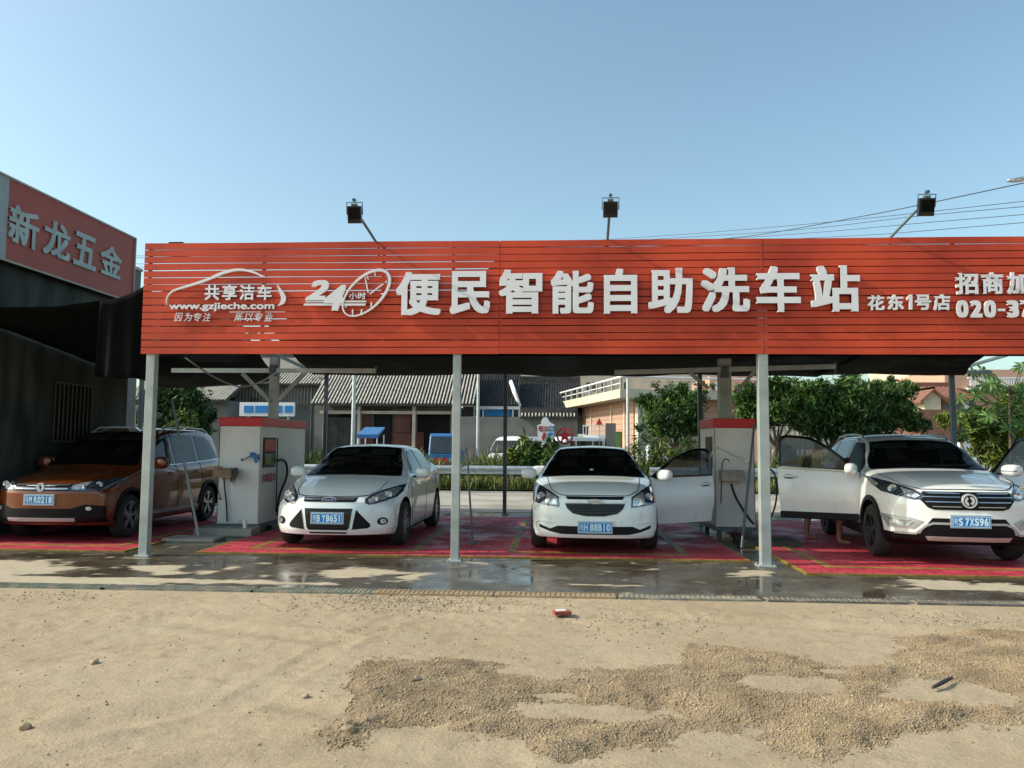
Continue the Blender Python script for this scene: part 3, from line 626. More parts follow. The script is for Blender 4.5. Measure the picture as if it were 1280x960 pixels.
def car4(loc, rz):
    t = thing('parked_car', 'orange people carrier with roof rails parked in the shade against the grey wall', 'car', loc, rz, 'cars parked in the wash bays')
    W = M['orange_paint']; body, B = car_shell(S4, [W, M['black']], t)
    ws = [(-.74, 1.10), (0, 1.12), (.74, 1.10), (.70, 1.22), (.655, 1.40), (.60, 1.60), (.3, 1.635), (0, 1.64), (-.3, 1.635), (-.60, 1.60), (-.655, 1.40), (-.70, 1.22)]
    drape('windscreen', ws, B, M['scrglass'], t, off=.010, rim=.01, lim=6); cabin(t, B, ws)
    wipers(t, B, 1.0, [(-.6, .0, 1.13, 1.155), (.05, .6, 1.135, 1.145)])
    for s in (1, -1):
        for k, pl in enumerate(([(1.55, 1.10), (2.35, 1.11), (2.35, 1.60), (2.05, 1.57), (1.80, 1.38)], [(2.42, 1.11), (3.25, 1.13), (3.25, 1.61), (2.42, 1.61)], [(3.33, 1.14), (4.15, 1.18), (3.95, 1.50), (3.75, 1.58), (3.33, 1.60)])):
            drape('side_window' if k < 2 else 'quarter_window', pl, B, M['glass'], t, 'x', s)
        drape('window_trim', strip([(1.5, 1.085), (2.4, 1.09), (3.3, 1.115), (4.2, 1.155)], .016), B, M['chrome'], t, 'x', s, off=.006, rim=.01)
        drape('sill_trim', strip([(1.35, .33), (3.2, .33)], .05), B, M['silver'], t, 'x', s, off=.012)
        drape('flank_crease', strip([(1.3, .88), (2.4, .93), (4.3, 1.0)], .012), B, W, t, 'x', s, off=.008, rim=.01)
        for pl in ([(1.38, .36), (1.30, .7), (1.36, 1.03)], [(2.385, .36), (2.385, 1.08)], [(3.28, .5), (3.36, .8), (3.29, 1.1)]):
            drape('door_seam', strip(pl, .010), B, M['black'], t, 'x', s, off=.0015, rim=.004)
        for hy in (2.1, 3.05): drape('door_handle', strip([(hy, .95), (hy+.18, .955)], .03), B, W, t, 'x', s, off=.03)
        for c in (S4['ax1'], S4['ax1']+S4['wb']):
            arc = [(c+(.335+.07)*math.cos(a), .345+(.335+.07)*math.sin(a)) for a in np.linspace(-.1, math.pi+.1, 20)]
            drape('arch_cladding', strip(arc, .05), B, M['black'], t, 'x', s, off=.014, rim=.03)
            wheel(t, s*.78, c, .335, s, 5, .225)
        mirror_part(t, s, s*.99, 1.58, 1.14, W, (.12, .08, .10))
        rl = MB(); hh = [B.ray_cast(Vector((s*.60, y, 4)), Vector((0, 0, -1)))[0] for y in (2.2, 2.4, 2.9, 3.4, 3.9, 4.1)]
        rl.tube([hh[0]]+[p+Vector((0, 0, .05)) for p in hh[1:-1]]+[hh[-1]], .018, 8); rl.build('roof_rail', M['silver'], t, 60)
        tl = [(4.38, 1.12), (4.52, 1.12), (4.60, .9), (4.45, .88)]
        drape('tail_lamp', tl, B, M['amber'], t, 'x', s, off=.01)
    hl = [(.40, .84), (.50, .875), (.66, .91), (.80, .93), (.845, .93), (.85, .82), (.80, .775), (.62, .755), (.42, .76)]
    headlight(t, B, hl, [(.44, .83), (.52, .86), (.62, .88), (.60, .775), (.45, .775)], [(.55, .82, .045), (.72, .84, .048)])
    g = drape('grille', [(-.40, .85), (-.41, .76), (.41, .76), (.40, .85)], B, M['black'], t, off=.005)
    for z in (.832, .785):
        for s in (1, -1): drape('grille_slat', strip([(s*.07, z), (s*.40, z)], .022), B, M['chrome'], g, off=.018)
    y = B.ray_cast(Vector((0, -3, .81)), Vector((0, 1, 0)))[0].y-.02
    m = MB(); m.lathe([(.045, -.016), (.062, -.016), (.064, .03), (.045, .03)], (0, y, .81), 'Y', 28, closed=True); e = m.build('badge', M['badge'], t, 40)
    for sg in (1, -1):
        hk = [(.005, .04), (.025, .036), (.042, .014), (.04, -.014), (.02, -.036), (.008, -.02), (.02, -.008), (.02, .008), (.008, .02)]
        m = MB(); m.prism([(sg*u, .81+sg*v) for u, v in hk][::-1], lambda u, v, d: (u, y-d, v), .014, -.01); m.build('badge_swallow', M['badge'], e)
    drape('lower_bumper', [(-.83, .53), (-.62, .56), (-.45, .50), (.45, .50), (.62, .56), (.83, .53), (.82, .29), (-.82, .29)], B, M['black'], t, off=.005, step=.05)
    drape('skid_bar', strip([(-.50, .345), (.50, .345)], .045), B, M['silver'], t, off=.02)
    for s in (1, -1):
        f = drape('fog_lamp', circ(s*.66, .50, .055, .04), B, M['black'], t, off=.010); drape('fog_lens', circ(s*.66, .50, .034, .028), B, M['lamp'], f, off=.018)
    plate_part(t, B, 0.0, .63, '粤MR0218')
    return t

# ---------------------------------------------------------------- small vans beyond the road
S5 = dict(L=3.8, hw=.78, wb=2.3, ax1=.75, wr_=.28, nose=(.12, 3), tail=(.1, 4), clad=.0,
  ztop=[(0, .95), (.1, 1.02), (.3, 1.15), (.6, 1.52), (.85, 1.78), (1.2, 1.88), (3.3, 1.88), (3.6, 1.82), (3.8, 1.6)],
  belt=[(0, .88), (.3, .98), (.6, 1.02), (3.4, 1.06), (3.8, 1.0)], w=[(0, .74), (.5, .78), (3.6, .78), (3.8, .76)],
  wr=[(0, .66), (.4, .70), (.9, .66), (3.4, .66), (3.8, .66)], zbot=[(0, .28), (3.8, .28)], prof=[(.2, .04), (.5, 0), (.9, .03), (1.6, .03)], rprof=[(.2, .03), (.5, 0), (1.6, .06)])
def van(loc, rz, label):
    t = thing('minivan', label, 'van', loc, rz, 'white minivans beyond the guardrail'); W = M['white_paint2']; body, B = car_shell(S5, [W, M['black']], t)
    drape('windscreen', [(-.68, 1.12), (.68, 1.12), (.62, 1.68), (-.62, 1.68)], B, M['glass'], t, off=.005, lim=6)
    drape('rear_window', [(-.62, 1.15), (.62, 1.15), (.58, 1.65), (-.58, 1.65)], B, M['glass'], t, 'r', off=.005)
    for s in (1, -1):
        for a, b in ((.72, 1.4), (1.47, 2.4), (2.47, 3.4)): drape('side_window', [(a, 1.15), (b, 1.15), (b, 1.68), (a+(.22 if a < 1 else 0), 1.68)], B, M['glass'], t, 'x', s, step=.1)
        h = [(.42, .85), (.68, .88), (.68, .98), (.44, .96)]; drape('headlight', h if s > 0 else mir(h), B, M['lamp'], t, off=.008)
        for y in (S5['ax1'], S5['ax1']+S5['wb']): wheel(t, s*.68, y, .28, s, 8, .17, wide=.17)
    drape('grille', [(-.36, .82), (.36, .82), (.36, .90), (-.36, .90)], B, M['black'], t, off=.006)
    return t
# ================================================================== ground
YS = 10.3                                  # plane of the sign and its posts
def inpoly(p, poly):
    x, y = p; c = False; n = len(poly); j = n-1
    for i in range(n):
        xi, yi = poly[i]; xj, yj = poly[j]
        if (yi > y) != (yj > y) and x < (xj-xi)*(y-yi)/(yj-yi)+xi: c = not c
        j = i
    return c
def edist(p, poly):
    x, y = p; best = 1e9; n = len(poly)
    for i in range(n):
        ax, ay = poly[i]; bx, by = poly[(i+1) % n]; dx, dy = bx-ax, by-ay
        t = max(0, min(1, ((x-ax)*dx+(y-ay)*dy)/(dx*dx+dy*dy+1e-12))); best = min(best, math.hypot(x-ax-t*dx, y-ay-t*dy))
    return best
def sdist(p, poly): d = edist(p, poly); return d if inpoly(p, poly) else -d
gp = lambda pts: [(G(x, y).x, G(x, y).y) for x, y in pts]
CY = 8.02                                  # front edge of the concrete / drain line
def n2(x, y, s, o=0): return noise.noise(Vector((x*s, y*s, o)))
def fb(x, y, s, o=0): return n2(x, y, s, o)+.5*n2(x, y, s*2.1, o+3)+.25*n2(x, y, s*4.3, o+7)
ruts = [gp([(120, 900), (330, 870), (520, 905)]), gp([(0, 790), (200, 775), (420, 800)]), gp([(250, 960), (420, 935), (620, 945)]), gp([(560, 760), (840, 772), (1180, 790)])]
tracks = [gp([(-200, 880), (150, 812), (700, 770), (1400, 765)]), gp([(-200, 800), (200, 768), (640, 748), (1400, 748)]), gp([(-100, 985), (250, 905), (430, 800), (560, 745)])]
def ground_h(x, y):
    if y > CY-.02 or y < 1 or abs(x) > 12: return 0.0
    e = sstep(0, .35, CY-.02-y)
    h = .016*fb(x, y, .55)+.008*fb(x, y, 2.1, 5)+.0060*fb(x, y*1.2, 8, 9)+.0032*n2(x, y, 26, 2)+.010*max(0, n2(x, y, 11, 44)-.45)
    h += .012*max(0, fb(x, y, 1.4, 21)-.35)
    for r in ruts:
        d = min(edist((x, y), [a, b]) for a, b in zip(r, r[1:])); h -= .020*math.exp(-(d/.12)**2)-.010*math.exp(-((d-.24)/.09)**2)
    for r in tracks:
        for a, b in zip(r, r[1:]):
            dx, dy = b[0]-a[0], b[1]-a[1]; l2 = dx*dx+dy*dy; t = ((x-a[0])*dx+(y-a[1])*dy)/l2
            if 0 <= t <= 1:
                d = abs((x-a[0])*dy-(y-a[1])*dx)/math.sqrt(l2)
                if d < .20: h -= (.007+.004*math.sin(t*math.sqrt(l2)*45+d*22))*(1-sstep(.09, .13, d))*(.4+.6*max(0, n2(x, y, 1.3, 70)+.4)); h += .004*math.exp(-((d-.15)/.03)**2)
    return h*e-.006*e
xs = sorted(set([-400, -200, -100, -50, -25, -15]+list(np.round(np.arange(-9, 9.001, .035), 3))+[15, 25, 50, 100, 200, 400]))
ysl = sorted(set([-60, -20, -5, 0, 1.5]+list(np.round(np.arange(2.6, 8.05, .03), 3))+[8.06, 9, 12, 18, 25, 40, 80, 160, 300, 500]))
nx, ny = len(xs), len(ysl); V = np.zeros((nx*ny, 3))
for j, y in enumerate(ysl):
    for i, x in enumerate(xs): V[j*nx+i] = (x, y, ground_h(x, y)-.004)
F = np.array([(j*nx+i, j*nx+i+1, (j+1)*nx+i+1, (j+1)*nx+i) for j in range(ny-1) for i in range(nx-1)])
# sandy material
m, nt, b = newmat('sandy_earth'); N = nt.nodes; Lk = nt.links
tc = N.new('ShaderNodeTexCoord')
def nzn(scale, det=6, rough=.6): n = N.new('ShaderNodeTexNoise'); n.inputs['Scale'].default_value = scale; n.inputs['Detail'].default_value = det; n.inputs['Roughness'].default_value = rough; Lk.new(tc.outputs['Object'], n.inputs['Vector']); return n.outputs['Fac']
def ramp(src, stops):
    r = N.new('ShaderNodeValToRGB'); e = r.color_ramp.elements
    while len(e) < len(stops): e.new(.5)
    for q, (p, c) in zip(e, stops): q.position = p; q.color = (*c, 1)
    Lk.new(src, r.inputs['Fac']); return r.outputs['Color']
def mix(a, b2, f, mode='MIX'):
    x = N.new('ShaderNodeMix'); x.data_type = 'RGBA'; x.blend_type = mode
    for s_, v in (('A', a), ('B', b2), ('Factor', f)):
        if isinstance(v, tuple): x.inputs[s_].default_value = (*v, 1)
        elif isinstance(v, float): x.inputs[s_].default_value = v
        else: Lk.new(v, x.inputs[s_])
    return x.outputs['Result']
c1 = ramp(nzn(.5, 8), [(.3, (.385, .300, .195)), (.5, (.445, .352, .238)), (.7, (.50, .405, .28))])
c2 = ramp(nzn(6, 10, .7), [(.30, (.66, .64, .60)), (.44, (.93, .92, .90)), (.72, (1.0, 1.0, 1.0))])
c3 = ramp(nzn(60, 4), [(.32, (.70, .68, .66)), (.5, (1, 1, 1)), (.7, (1, 1, 1))])
c4 = ramp(nzn(170, 3), [(.28, (.72, .7, .68)), (.5, (.97, .97, .97)), (.75, (1, 1, 1))])
o_ = mix(mix(mix(c1, c2, 1.0, 'MULTIPLY'), c3, .55, 'MULTIPLY'), c4, .6, 'MULTIPLY')
gr = ramp(nzn(1.3, 8), [(.50, (0, 0, 0)), (.75, (.6, .6, .6))]); o_ = mix(o_, (.40, .34, .235), gr)
Lk.new(o_, b.inputs['Base Color']); b.inputs['Roughness'].default_value = .95; b.inputs['Specular IOR Level'].default_value = .15
bp = N.new('ShaderNodeBump'); bp.inputs['Strength'].default_value = 1.0; bp.inputs['Distance'].default_value = .010
ad = N.new('ShaderNodeMath'); ad.operation = 'ADD'; Lk.new(nzn(45, 8, .7), ad.inputs[0]); Lk.new(nzn(9, 6), ad.inputs[1]); Lk.new(ad.outputs[0], bp.inputs['Height']); Lk.new(bp.outputs['Normal'], b.inputs['Normal'])
M['sand'] = m
tag(mesh_np('ground', V, F, M['sand'], smooth=True), kind='structure')

# gravel heap: mound sheet + pebbles, one mass
GA = gp([(402, 920), (430, 890), (450, 862), (440, 835), (470, 822), (530, 822), (600, 828), (640, 842), (700, 845), (770, 836), (850, 828), (868, 806), (915, 808), (985, 818), (1060, 835), (1110, 828), (1140, 800), (1190, 788), (1250, 774), (1330, 770), (1340, 880), (1250, 900), (1200, 912), (1130, 918), (1075, 930), (1010, 940), (975, 925), (960, 905), (900, 905), (840, 915), (770, 932), (715, 945), (670, 938), (640, 925), (570, 908), (505, 905), (440, 920)])
GB = gp([(640, 935), (760, 925), (700, 975), (630, 985)])
bare = [(gp([(735, 888)])[0], .58, .19), (gp([(985, 853)])[0], .50, .20), (gp([(1190, 862)])[0], .44, .34), (gp([(1100, 868)])[0], .2, .1), (gp([(690, 868)])[0], .2, .1), (gp([(1040, 838)])[0], .15, .1)]
def gmask(x, y):
    d = sdist((x, y), GA)
    if d < -.5: return 0
    d += .16*fb(x, y, 3.1, 4)+.05*n2(x, y, 14, 8)
    v = sstep(-.05, .16, d)
    for (bx, by), rx, ry in bare:
        q = math.hypot((x-bx)/rx, (y-by)/ry)+.35*fb(x, y, 5, 12); v *= sstep(.75, 1.25, q)
    return v
step = .035; x0, x1, y0, y1 = -1.6, 4.4, 3.3, 6.9
gx = np.arange(x0, x1, step); gy = np.arange(y0, y1, step); MK = np.zeros((len(gy), len(gx)))
for j, y in enumerate(gy):
    for i, x in enumerate(gx): MK[j, i] = gmask(x, y)
def mound(x, y, v): return v*v*(.014+.030*max(0, fb(x, y, 1.7, 31)+.35)+.012*fb(x, y, 6, 40))+.0 if v > 0 else 0
GHT = np.zeros_like(MK)
for j, y in enumerate(gy):
    for i, x in enumerate(gx): GHT[j, i] = ground_h(x, y)-.004+mound(x, y, MK[j, i])
V = []; idx = {}; F = []
for j in range(len(gy)-1):
    for i in range(len(gx)-1):
        if MK[j:j+2, i:i+2].max() <= .02: continue
        q = []
        for a, b_ in ((j, i), (j, i+1), (j+1, i+1), (j+1, i)):
            if (a, b_) not in idx: idx[(a, b_)] = len(V); V.append((gx[b_], gy[a], GHT[a, b_]-(.004 if MK[a, b_] < .02 else -.001)))
            q.append(idx[(a, b_)])
        F.append(q)
V = np.array(V); F = np.array(F)
# pebbles
OCT = np.array([(1,0,0),(-1,0,0),(0,1,0),(0,-1,0),(0,0,1),(0,0,-1)], float)
OF = np.array([(0,2,4),(2,1,4),(1,3,4),(3,0,4),(2,0,5),(1,2,5),(3,1,5),(0,3,5)])
def pebbles(pts, sizes):
    n = len(pts); t = rng.uniform(0, 2*np.pi, n); sc = np.stack([rng.uniform(.7, 1.3, n), rng.uniform(.7, 1.3, n), rng.uniform(.5, .9, n)], 1)*sizes[:, None]
    v = OCT[None]*sc[:, None]; v += rng.normal(0, .10, v.shape)*sizes[:, None, None]
    c, s = np.cos(t), np.sin(t); x = v[..., 0]*c[:, None]-v[..., 1]*s[:, None]; y = v[..., 0]*s[:, None]+v[..., 1]*c[:, None]; v = np.stack([x, y, v[..., 2]], 2)+pts[:, None]
    return v.reshape(-1, 3), (OF[None]+6*np.arange(n)[:, None, None]).reshape(-1, 3)
pts = []; sz = []
for _ in range(320000):
    j = rng.integers(0, len(gy)-1); i = rng.integers(0, len(gx)-1)
    if rng.random() > min(1, MK[j:j+2, i:i+2].max()*2.2): continue
    u, w = rng.random(), rng.random()
    z = (GHT[j, i]*(1-u)+GHT[j, i+1]*u)*(1-w)+(GHT[j+1, i]*(1-u)+GHT[j+1, i+1]*u)*w
    s_ = .0028+.0058*rng.random()**2+(.007 if rng.random() < .008 else 0); pts.append((gx[i]+u*step, gy[j]+w*step, z+s_*.25)); sz.append(s_)
    if len(pts) > 120000: break
PV, PF = pebbles(np.array(pts), np.array(sz))
tri = np.concatenate([F[:, [0, 1, 2]], F[:, [0, 2, 3]]]); 
M['gravel'] = pm('gravel_stone', (.265, .190, .108), .9, 0, .15, 3, c2=(.335, .25, .152), island=.20)
go = mesh_np('gravel', np.concatenate([V, PV]), np.concatenate([tri, PF+len(V)]), [M['gravel'], pm('gravel_dust', (.265, .198, .12), .95, 0, .2, 9, bump=.8, bscale=60)]); go.data.polygons.foreach_set('material_index', [1]*len(tri)+[0]*len(PF)); tag(go, kind='stuff')
# scattered stones on the earth
pts = []; sz = []
for _ in range(16000):
    x, y = rng.uniform(-7, 7), rng.uniform(2.8, CY-.05)
    dn = .12+.9*max(0, fb(x, y, .9, 77)); w = 1 if rng.random() < dn else 0
    if not w: continue
    s_ = .003+.009*rng.random()**5+(.012 if rng.random() < .004 else 0); pts.append((x, y, ground_h(x, y)-.004+s_*.3)); sz.append(s_)
for cx, cy, r_, n_ in ((520, 752, .55, 1500), (480, 748, .3, 500), (1215, 776, .35, 400), (60, 745, .3, 120), (800, 778, .4, 260)):
    c = G(cx, cy)
    for _ in range(n_):
        x, y = c.x+rng.normal(0, r_), c.y+rng.normal(0, .22)
        if y > CY-.05: continue
        s_ = .004+.009*rng.random()**2; pts.append((x, y, ground_h(x, y)-.004+s_*.3)); sz.append(s_)
for _ in range(9000):
    x, y = rng.uniform(-7, 7), rng.uniform(2.8, CY-.05); d_ = fb(x, y, 1.7, 141)
    if d_ < .25 and rng.random() > .12: continue
    s_ = .0022+.005*rng.random()**4; pts.append((x, y, ground_h(x, y)-.004+s_*.3)); sz.append(s_)
PV, PF = pebbles(np.array(pts), np.array(sz)); M['stones'] = pm('loose_stone', (.33, .265, .18), .9, 0, .2, 3, island=.55)
tag(mesh_np('gravel', PV, PF, M['stones']), kind='stuff')
# individual clods and a broken brick
def rock(name, label, px, py, r, mat, cat='stone', sq=.6, group=None):
    p = G(px, py); m = MB(); r *= .72; m.ell((0, 0, 0), (r, r*.8, r*sq), .8, 26, 18); o = m.build(name, mat, None, 40); o.location = (p.x, p.y, ground_h(p.x, p.y)+r*sq*.35); o.rotation_euler = (random.uniform(-.3, .3), random.uniform(-.3, .3), random.uniform(0, 3))
    for v in o.data.vertices: v.co *= 1+.45*noise.noise(v.co*20+Vector((px, py, 0)))+.22*noise.noise(v.co*60+Vector((py, px, 0)))+.12*noise.noise(v.co*150)
    return tag(o, label, cat, group)
rock('earth_clod', 'tan earth clod lying alone on the sandy ground at far left', 117, 829, .045, M['stones'], group='earth clods on the sand')
rock('earth_clod', 'dark flat clod resting on top of the gravel heap', 517, 853, .075, pm('clod', (.16, .12, .08), .9, 0, .2, 9), sq=.4, group='earth clods on the sand')
rock('earth_clod', 'dark clod at the lower left corner of the gravel heap', 435, 917, .05, M['gravel'], group='earth clods on the sand')
rock('earth_clod', 'pale stone lying left of the gravel heap', 381, 869, .03, M['stones'], group='earth clods on the sand')
rock('earth_clod', 'brown clod half buried at the bottom left of the sand', 32, 911, .045, M['gravel'], group='earth clods on the sand')
p = G(703, 767); t = thing('broken_brick', 'small broken red brick with a white face lying on the sand', 'brick', (p.x, p.y, .0), .3)
m = MB(); m.box((-.085, -.045, -.005), (.075, .045, .028)); o = bevel(m.build('brick_block', pm('brick_red', (.30, .07, .035), .9, 0, .3, 20), t), .008)
m = MB(); m.box((-.06, -.035, .028), (.03, .03, .034)); bevel(m.build('mortar_face', M['letter'], t), .003)
# rut with twig
p, q = G(1166, 862), G(1190, 850); m = MB(p); m.tube([p+Vector((0, 0, .012)), (p+q)/2+Vector((.01, 0, .02)), q+Vector((0, 0, .014))], [.010, .014, .009], 6); o = m.build('stick', pm('twig', (.06, .05, .04), .9), None, 60); o.location = p; tag(o, 'dark stick lying in the rut of the gravel heap at right', 'stick')

# concrete apron with puddles
AX0, AX1, AY0, AY1 = -14.0, 14.0, CY, 17.7
wetpix = [(0, 712, 105, 14), (205, 712, 35, 8), (285, 710, 14, 3), (250, 716, 16, 3), (445, 716, 55, 7), (520, 722, 22, 4), (600, 704, 16, 3), (930, 717, 22, 5), (1180, 732, 70, 8), (1270, 736, 50, 7), (1130, 736, 12, 2), (180, 726, 300, 4), (100, 728, 140, 6), (760, 732, 60, 1.5)]
def dry(x, y):
    v = 0; x += .30*fb(x, y*2, 1.1, 91); y += .10*fb(x, y*2, 2.3, 97)
    for cx, cy, rx, ry in DW:
        q = math.hypot((x-cx)/rx, (y-cy)/ry); v = max(v, 1-q)
    return v
DW = []
for a, b_, rx, ry in wetpix:
    c = G(a, b_); e = G(a+rx, b_); f_ = G(a, b_-ry); DW.append((c.x, c.y, abs(e.x-c.x), max(.04, abs(f_.y-c.y))))
ax = np.arange(AX0, AX1+.01, .05); ay = np.concatenate([np.arange(AY0, 11.0, .035), np.arange(11.0, AY1+.01, .2)])
V = np.array([(x, y, 0) for y in ay for x in ax]); nx = len(ax)
F = np.array([(j*nx+i, j*nx+i+1, (j+1)*nx+i+1, (j+1)*nx+i) for j in range(len(ay)-1) for i in range(nx-1)])
ap = mesh_np('concrete_apron', V, F, M['concrete'], smooth=True); ap.location = (0, 0, .004); tag(ap, kind='structure')
at = ap.data.attributes.new('dry', 'FLOAT', 'POINT')
dv = [sstep(-.02, .14, dry(x, y)+.28*fb(x, y*1.6, 2.2, 50)+.18*fb(x, y, 9, 60)-.16) for x, y, z in V] 
at.data.foreach_set('value', dv)
m, nt, b = newmat('wet_concrete'); N = nt.nodes; Lk = nt.links; tc = N.new('ShaderNodeTexCoord')
an = N.new('ShaderNodeAttribute'); an.attribute_name = 'dry'; an.attribute_type = 'GEOMETRY'
wc = ramp(nzn(2.2, 8), [(.3, (.045, .036, .024)), (.5, (.075, .06, .04)), (.7, (.115, .095, .068))]); dc = ramp(nzn(5, 8), [(.3, (.36, .30, .20)), (.7, (.46, .39, .28))])
Lk.new(mix(wc, dc, an.outputs['Fac']), b.inputs['Base Color'])
r1 = ramp(nzn(1.6, 5), [(.38, (.03, .03, .03)), (.60, (.38, .38, .38))]); Lk.new(mix(r1, (.9, .9, .9), an.outputs['Fac']), b.inputs['Roughness'])
bp = N.new('ShaderNodeBump'); bp.inputs['Strength'].default_value = .12; bp.inputs['Distance'].default_value = .004; Lk.new(nzn(7, 4), bp.inputs['Height']); Lk.new(bp.outputs['Normal'], b.inputs['Normal'])
ap.data.materials.clear(); ap.data.materials.append(m)

# drain gratings along the front of the apron
M['silt'] = pm('drain_silt', (.30, .24, .16), .95, 0, .3, 6)
def grating(xa, xb, mat, label):
    t = thing('drain_grating', label, 'drain grating', (xa, CY-.06, 0), 0, 'drain gratings in a row along the concrete'); f = MB(); w = .22; L = xb-xa
    f.box((0, 0, -.02), (L, .02, .014)); f.box((0, w-.02, -.02), (L, w, .014)); k = 0
    sl = MB(); sl.box((.0, .021, -.02), (L, w-.021, .006)); sl.build('silt_fill', M['silt'], t); g = MB(); x = .03
    while x < L-.02: g.box((x, .02, -.02), (x+.022, w-.02, .012)); x += .05
    f.build('grating_frame', mat, t); g.build('grating_bars', mat, t)
gm = [pm('grate_green', (.13, .17, .13), .8, 0, .3, 4, dust=((.34, .28, .20), .46, 5)), pm('grate_grey', (.16, .17, .15), .7, 0, .3, 4, dust=((.38, .31, .20), .48, 5)), pm('grate_ochre', (.30, .21, .11), .8, 0, .25, 4, dust=((.36, .30, .21), .50, 5)), pm('grate_dark', (.10, .10, .09), .7, 0, .3, 4, dust=((.34, .28, .19), .52, 5))]
for a, b_, k, l in ((-60, 140, 0, 'dark green slotted drain grating at the far left end'), (142, 330, 1, 'sand-filled grey grating in front of the left post'), (332, 478, 0, 'greenish drain grating in front of the white saloon with oval badge'), (480, 622, 2, 'ochre drain grating in front of the middle post'), (624, 766, 2, 'ochre drain grating in front of the saloon with bow-tie badge'), (768, 930, 1, 'grey drain grating left of the right post'), (932, 1090, 3, 'dusty dark grating in front of the right post'), (1092, 1330, 3, 'dark grating in front of the off-road style car')):
    grating(G(a, 731).x, G(b_, 734).x-.01, gm[k], l)
m = MB(); m.box((-14, CY+.0, -.03), (14, CY+.001, .0)); 
# wash bay floor pads (plastic grid tiles)
def pad(x0, x1, y0, y1, name, label):
    t = thing(name, label, 'floor pad', (x0, y0, 0), 0, 'red tiled pads of the wash bays'); w, d = x1-x0, y1-y0
    m, nt, b = newmat('red_grid_tile'); 
    return t, w, d
tm, nt, b = newmat('red_floor_tile'); N = nt.nodes; Lk = nt.links; tc = N.new('ShaderNodeTexCoord')
br = N.new('ShaderNodeTexBrick'); br.inputs['Scale'].default_value = 1; br.inputs['Brick Width'].default_value = .30; br.inputs['Row Height'].default_value = .15; br.inputs['Mortar Size'].default_value = .009
br.inputs['Color1'].default_value = (.60, .048, .080, 1); br.inputs['Color2'].default_value = (.40, .020, .036, 1); br.inputs['Mortar'].default_value = (.05, .008, .01, 1); Lk.new(tc.outputs['Object'], br.inputs['Vector'])
dd = ramp(nzn(2.0, 8), [(.32, (.72, .70, .70)), (.5, (1, 1, 1)), (.75, (1.0, .98, .96))]); Lk.new(mix(br.outputs['Color'], dd, 1.0, 'MULTIPLY'), b.inputs['Base Color'])
rr = ramp(nzn(1.5, 5), [(.35, (.38, .38, .38)), (.60, (.85, .85, .85))]); Lk.new(rr, b.inputs['Roughness'])
bp = N.new('ShaderNodeBump'); bp.inputs['Strength'].default_value = .6; bp.inputs['Distance'].default_value = .01; Lk.new(br.outputs['Fac'], bp.inputs['Height']); bp.invert = True; Lk.new(bp.outputs['Normal'], b.inputs['Normal'])
M['tile'] = tm
M['tile_y'] = pm('yellow_floor_tile', (.27, .17, .03), .6, 0, .3, 5, bump=.3, bscale=30, dust=((.14, .07, .03), .52, 3))
PZ = .022
def bay_pad(x0, x1, y0, y1, bays, label):
    t = thing('wash_bay_floor', label, 'floor pad', (x0, y0, 0), 0, 'red tiled floor pads of the wash bays'); w, d = x1-x0, y1-y0
    m = MB(); m.box((0, .05, .005), (w, d, PZ)); m.build('red_tiles', M['tile'], t)
    e = MB(); e.box((-.045, .025, .005), (w+.045, .048, PZ+.001)); e.box((-.045, .05, .005), (-.002, d, PZ+.001)); e.box((w+.002, .05, .005), (w+.045, d, PZ+.001)); e.build('yellow_edge', M['tile_y'], t)
    for bx0, bx1, by0, by1 in bays:
        s = MB(); z0, z1 = PZ-.01, PZ+.004; q = .11; a0, a1, b0, b1 = bx0-x0, bx1-x0, by0-y0, by1-y0
        s.box((a0, b0, z0), (a1, b0+q, z1)); s.box((a0, b1-q, z0), (a1, b1, z1)); s.box((a0, b0+q, z0), (a0+q, b1-q, z1)); s.box((a1-q, b0+q, z0), (a1, b1-q, z1)); s.build('yellow_marking', M['tile_y'], t)
cl, cr = G(248, 692).x, G(934, 703).x; fy = (G(248, 692).y+G(934, 703).y)/2
bay_pad(cl, cr, fy, 16.4, [(-4.35, -1.95, fy+.42, 15.9), (-.70, 1.78, fy+.42, 15.9)], 'large red tiled floor pad under the two white saloon cars')
bay_pad(-9.2, -5.95, fy-.02, 16.4, [(-8.9, -6.2, fy+.42, 15.9)], 'red tiled floor pad under the orange people carrier')
rx = G(1000, 712).x; bay_pad(rx, 9.5, 9.62, 16.4, [(rx+.35, 6.9, 10.1, 15.9)], 'red tiled floor pad under the white off-road style car')

# ================================================================== cars in place
def place(depth, px, f):
    xc = (px-640)/F_PX*depth; c, s = math.cos(YAW), math.sin(YAW); return (xc*c-depth*s, xc*s+depth*c, PZ)
car1(place(11.0, 413, 0), R(-1.2))
car2(place(10.72, 744, 0), R(-1.3))
car3(place(9.95, 1208, 0), R(-5.5))
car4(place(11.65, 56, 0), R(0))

# ================================================================== the station: posts, canopy, sign
def post(px, base_y, Y, topz, w, label, name='steel_post', mat='steel', top=None, group='grey posts of the canopy'):
    p = P(px, 600, Y); x = p.x; t = thing(name, label, 'post', (x, Y, 0), 0, group)
    m = MB(); m.box((-w/2, -w/2, 0), (w/2, w/2, topz)); bevel(m.build('post_shaft', M[mat], t), .006)
    m = MB(); m.box((-w*.9, -w*.9, .004), (w*.9, w*.9, .016)); 
    for a in (-1, 1):
        for b2 in (-1, 1): m.lathe([(.0, .03), (.012, .03), (.012, .016)], (a*w*.72, b2*w*.72, 0), 'Z', 6)
    m.build('base_plate', M[mat], t); return t
post(184.5, 0, YS, 3.5, .115, 'thick grey-green square post at the left end of the red sign')
post(570, 0, YS, 3.5, .105, 'grey-green square post under the middle of the red sign between the two saloons')
post(955, 0, YS-.02, 3.5, .125, 'grey-green square post beside the right wash machine')
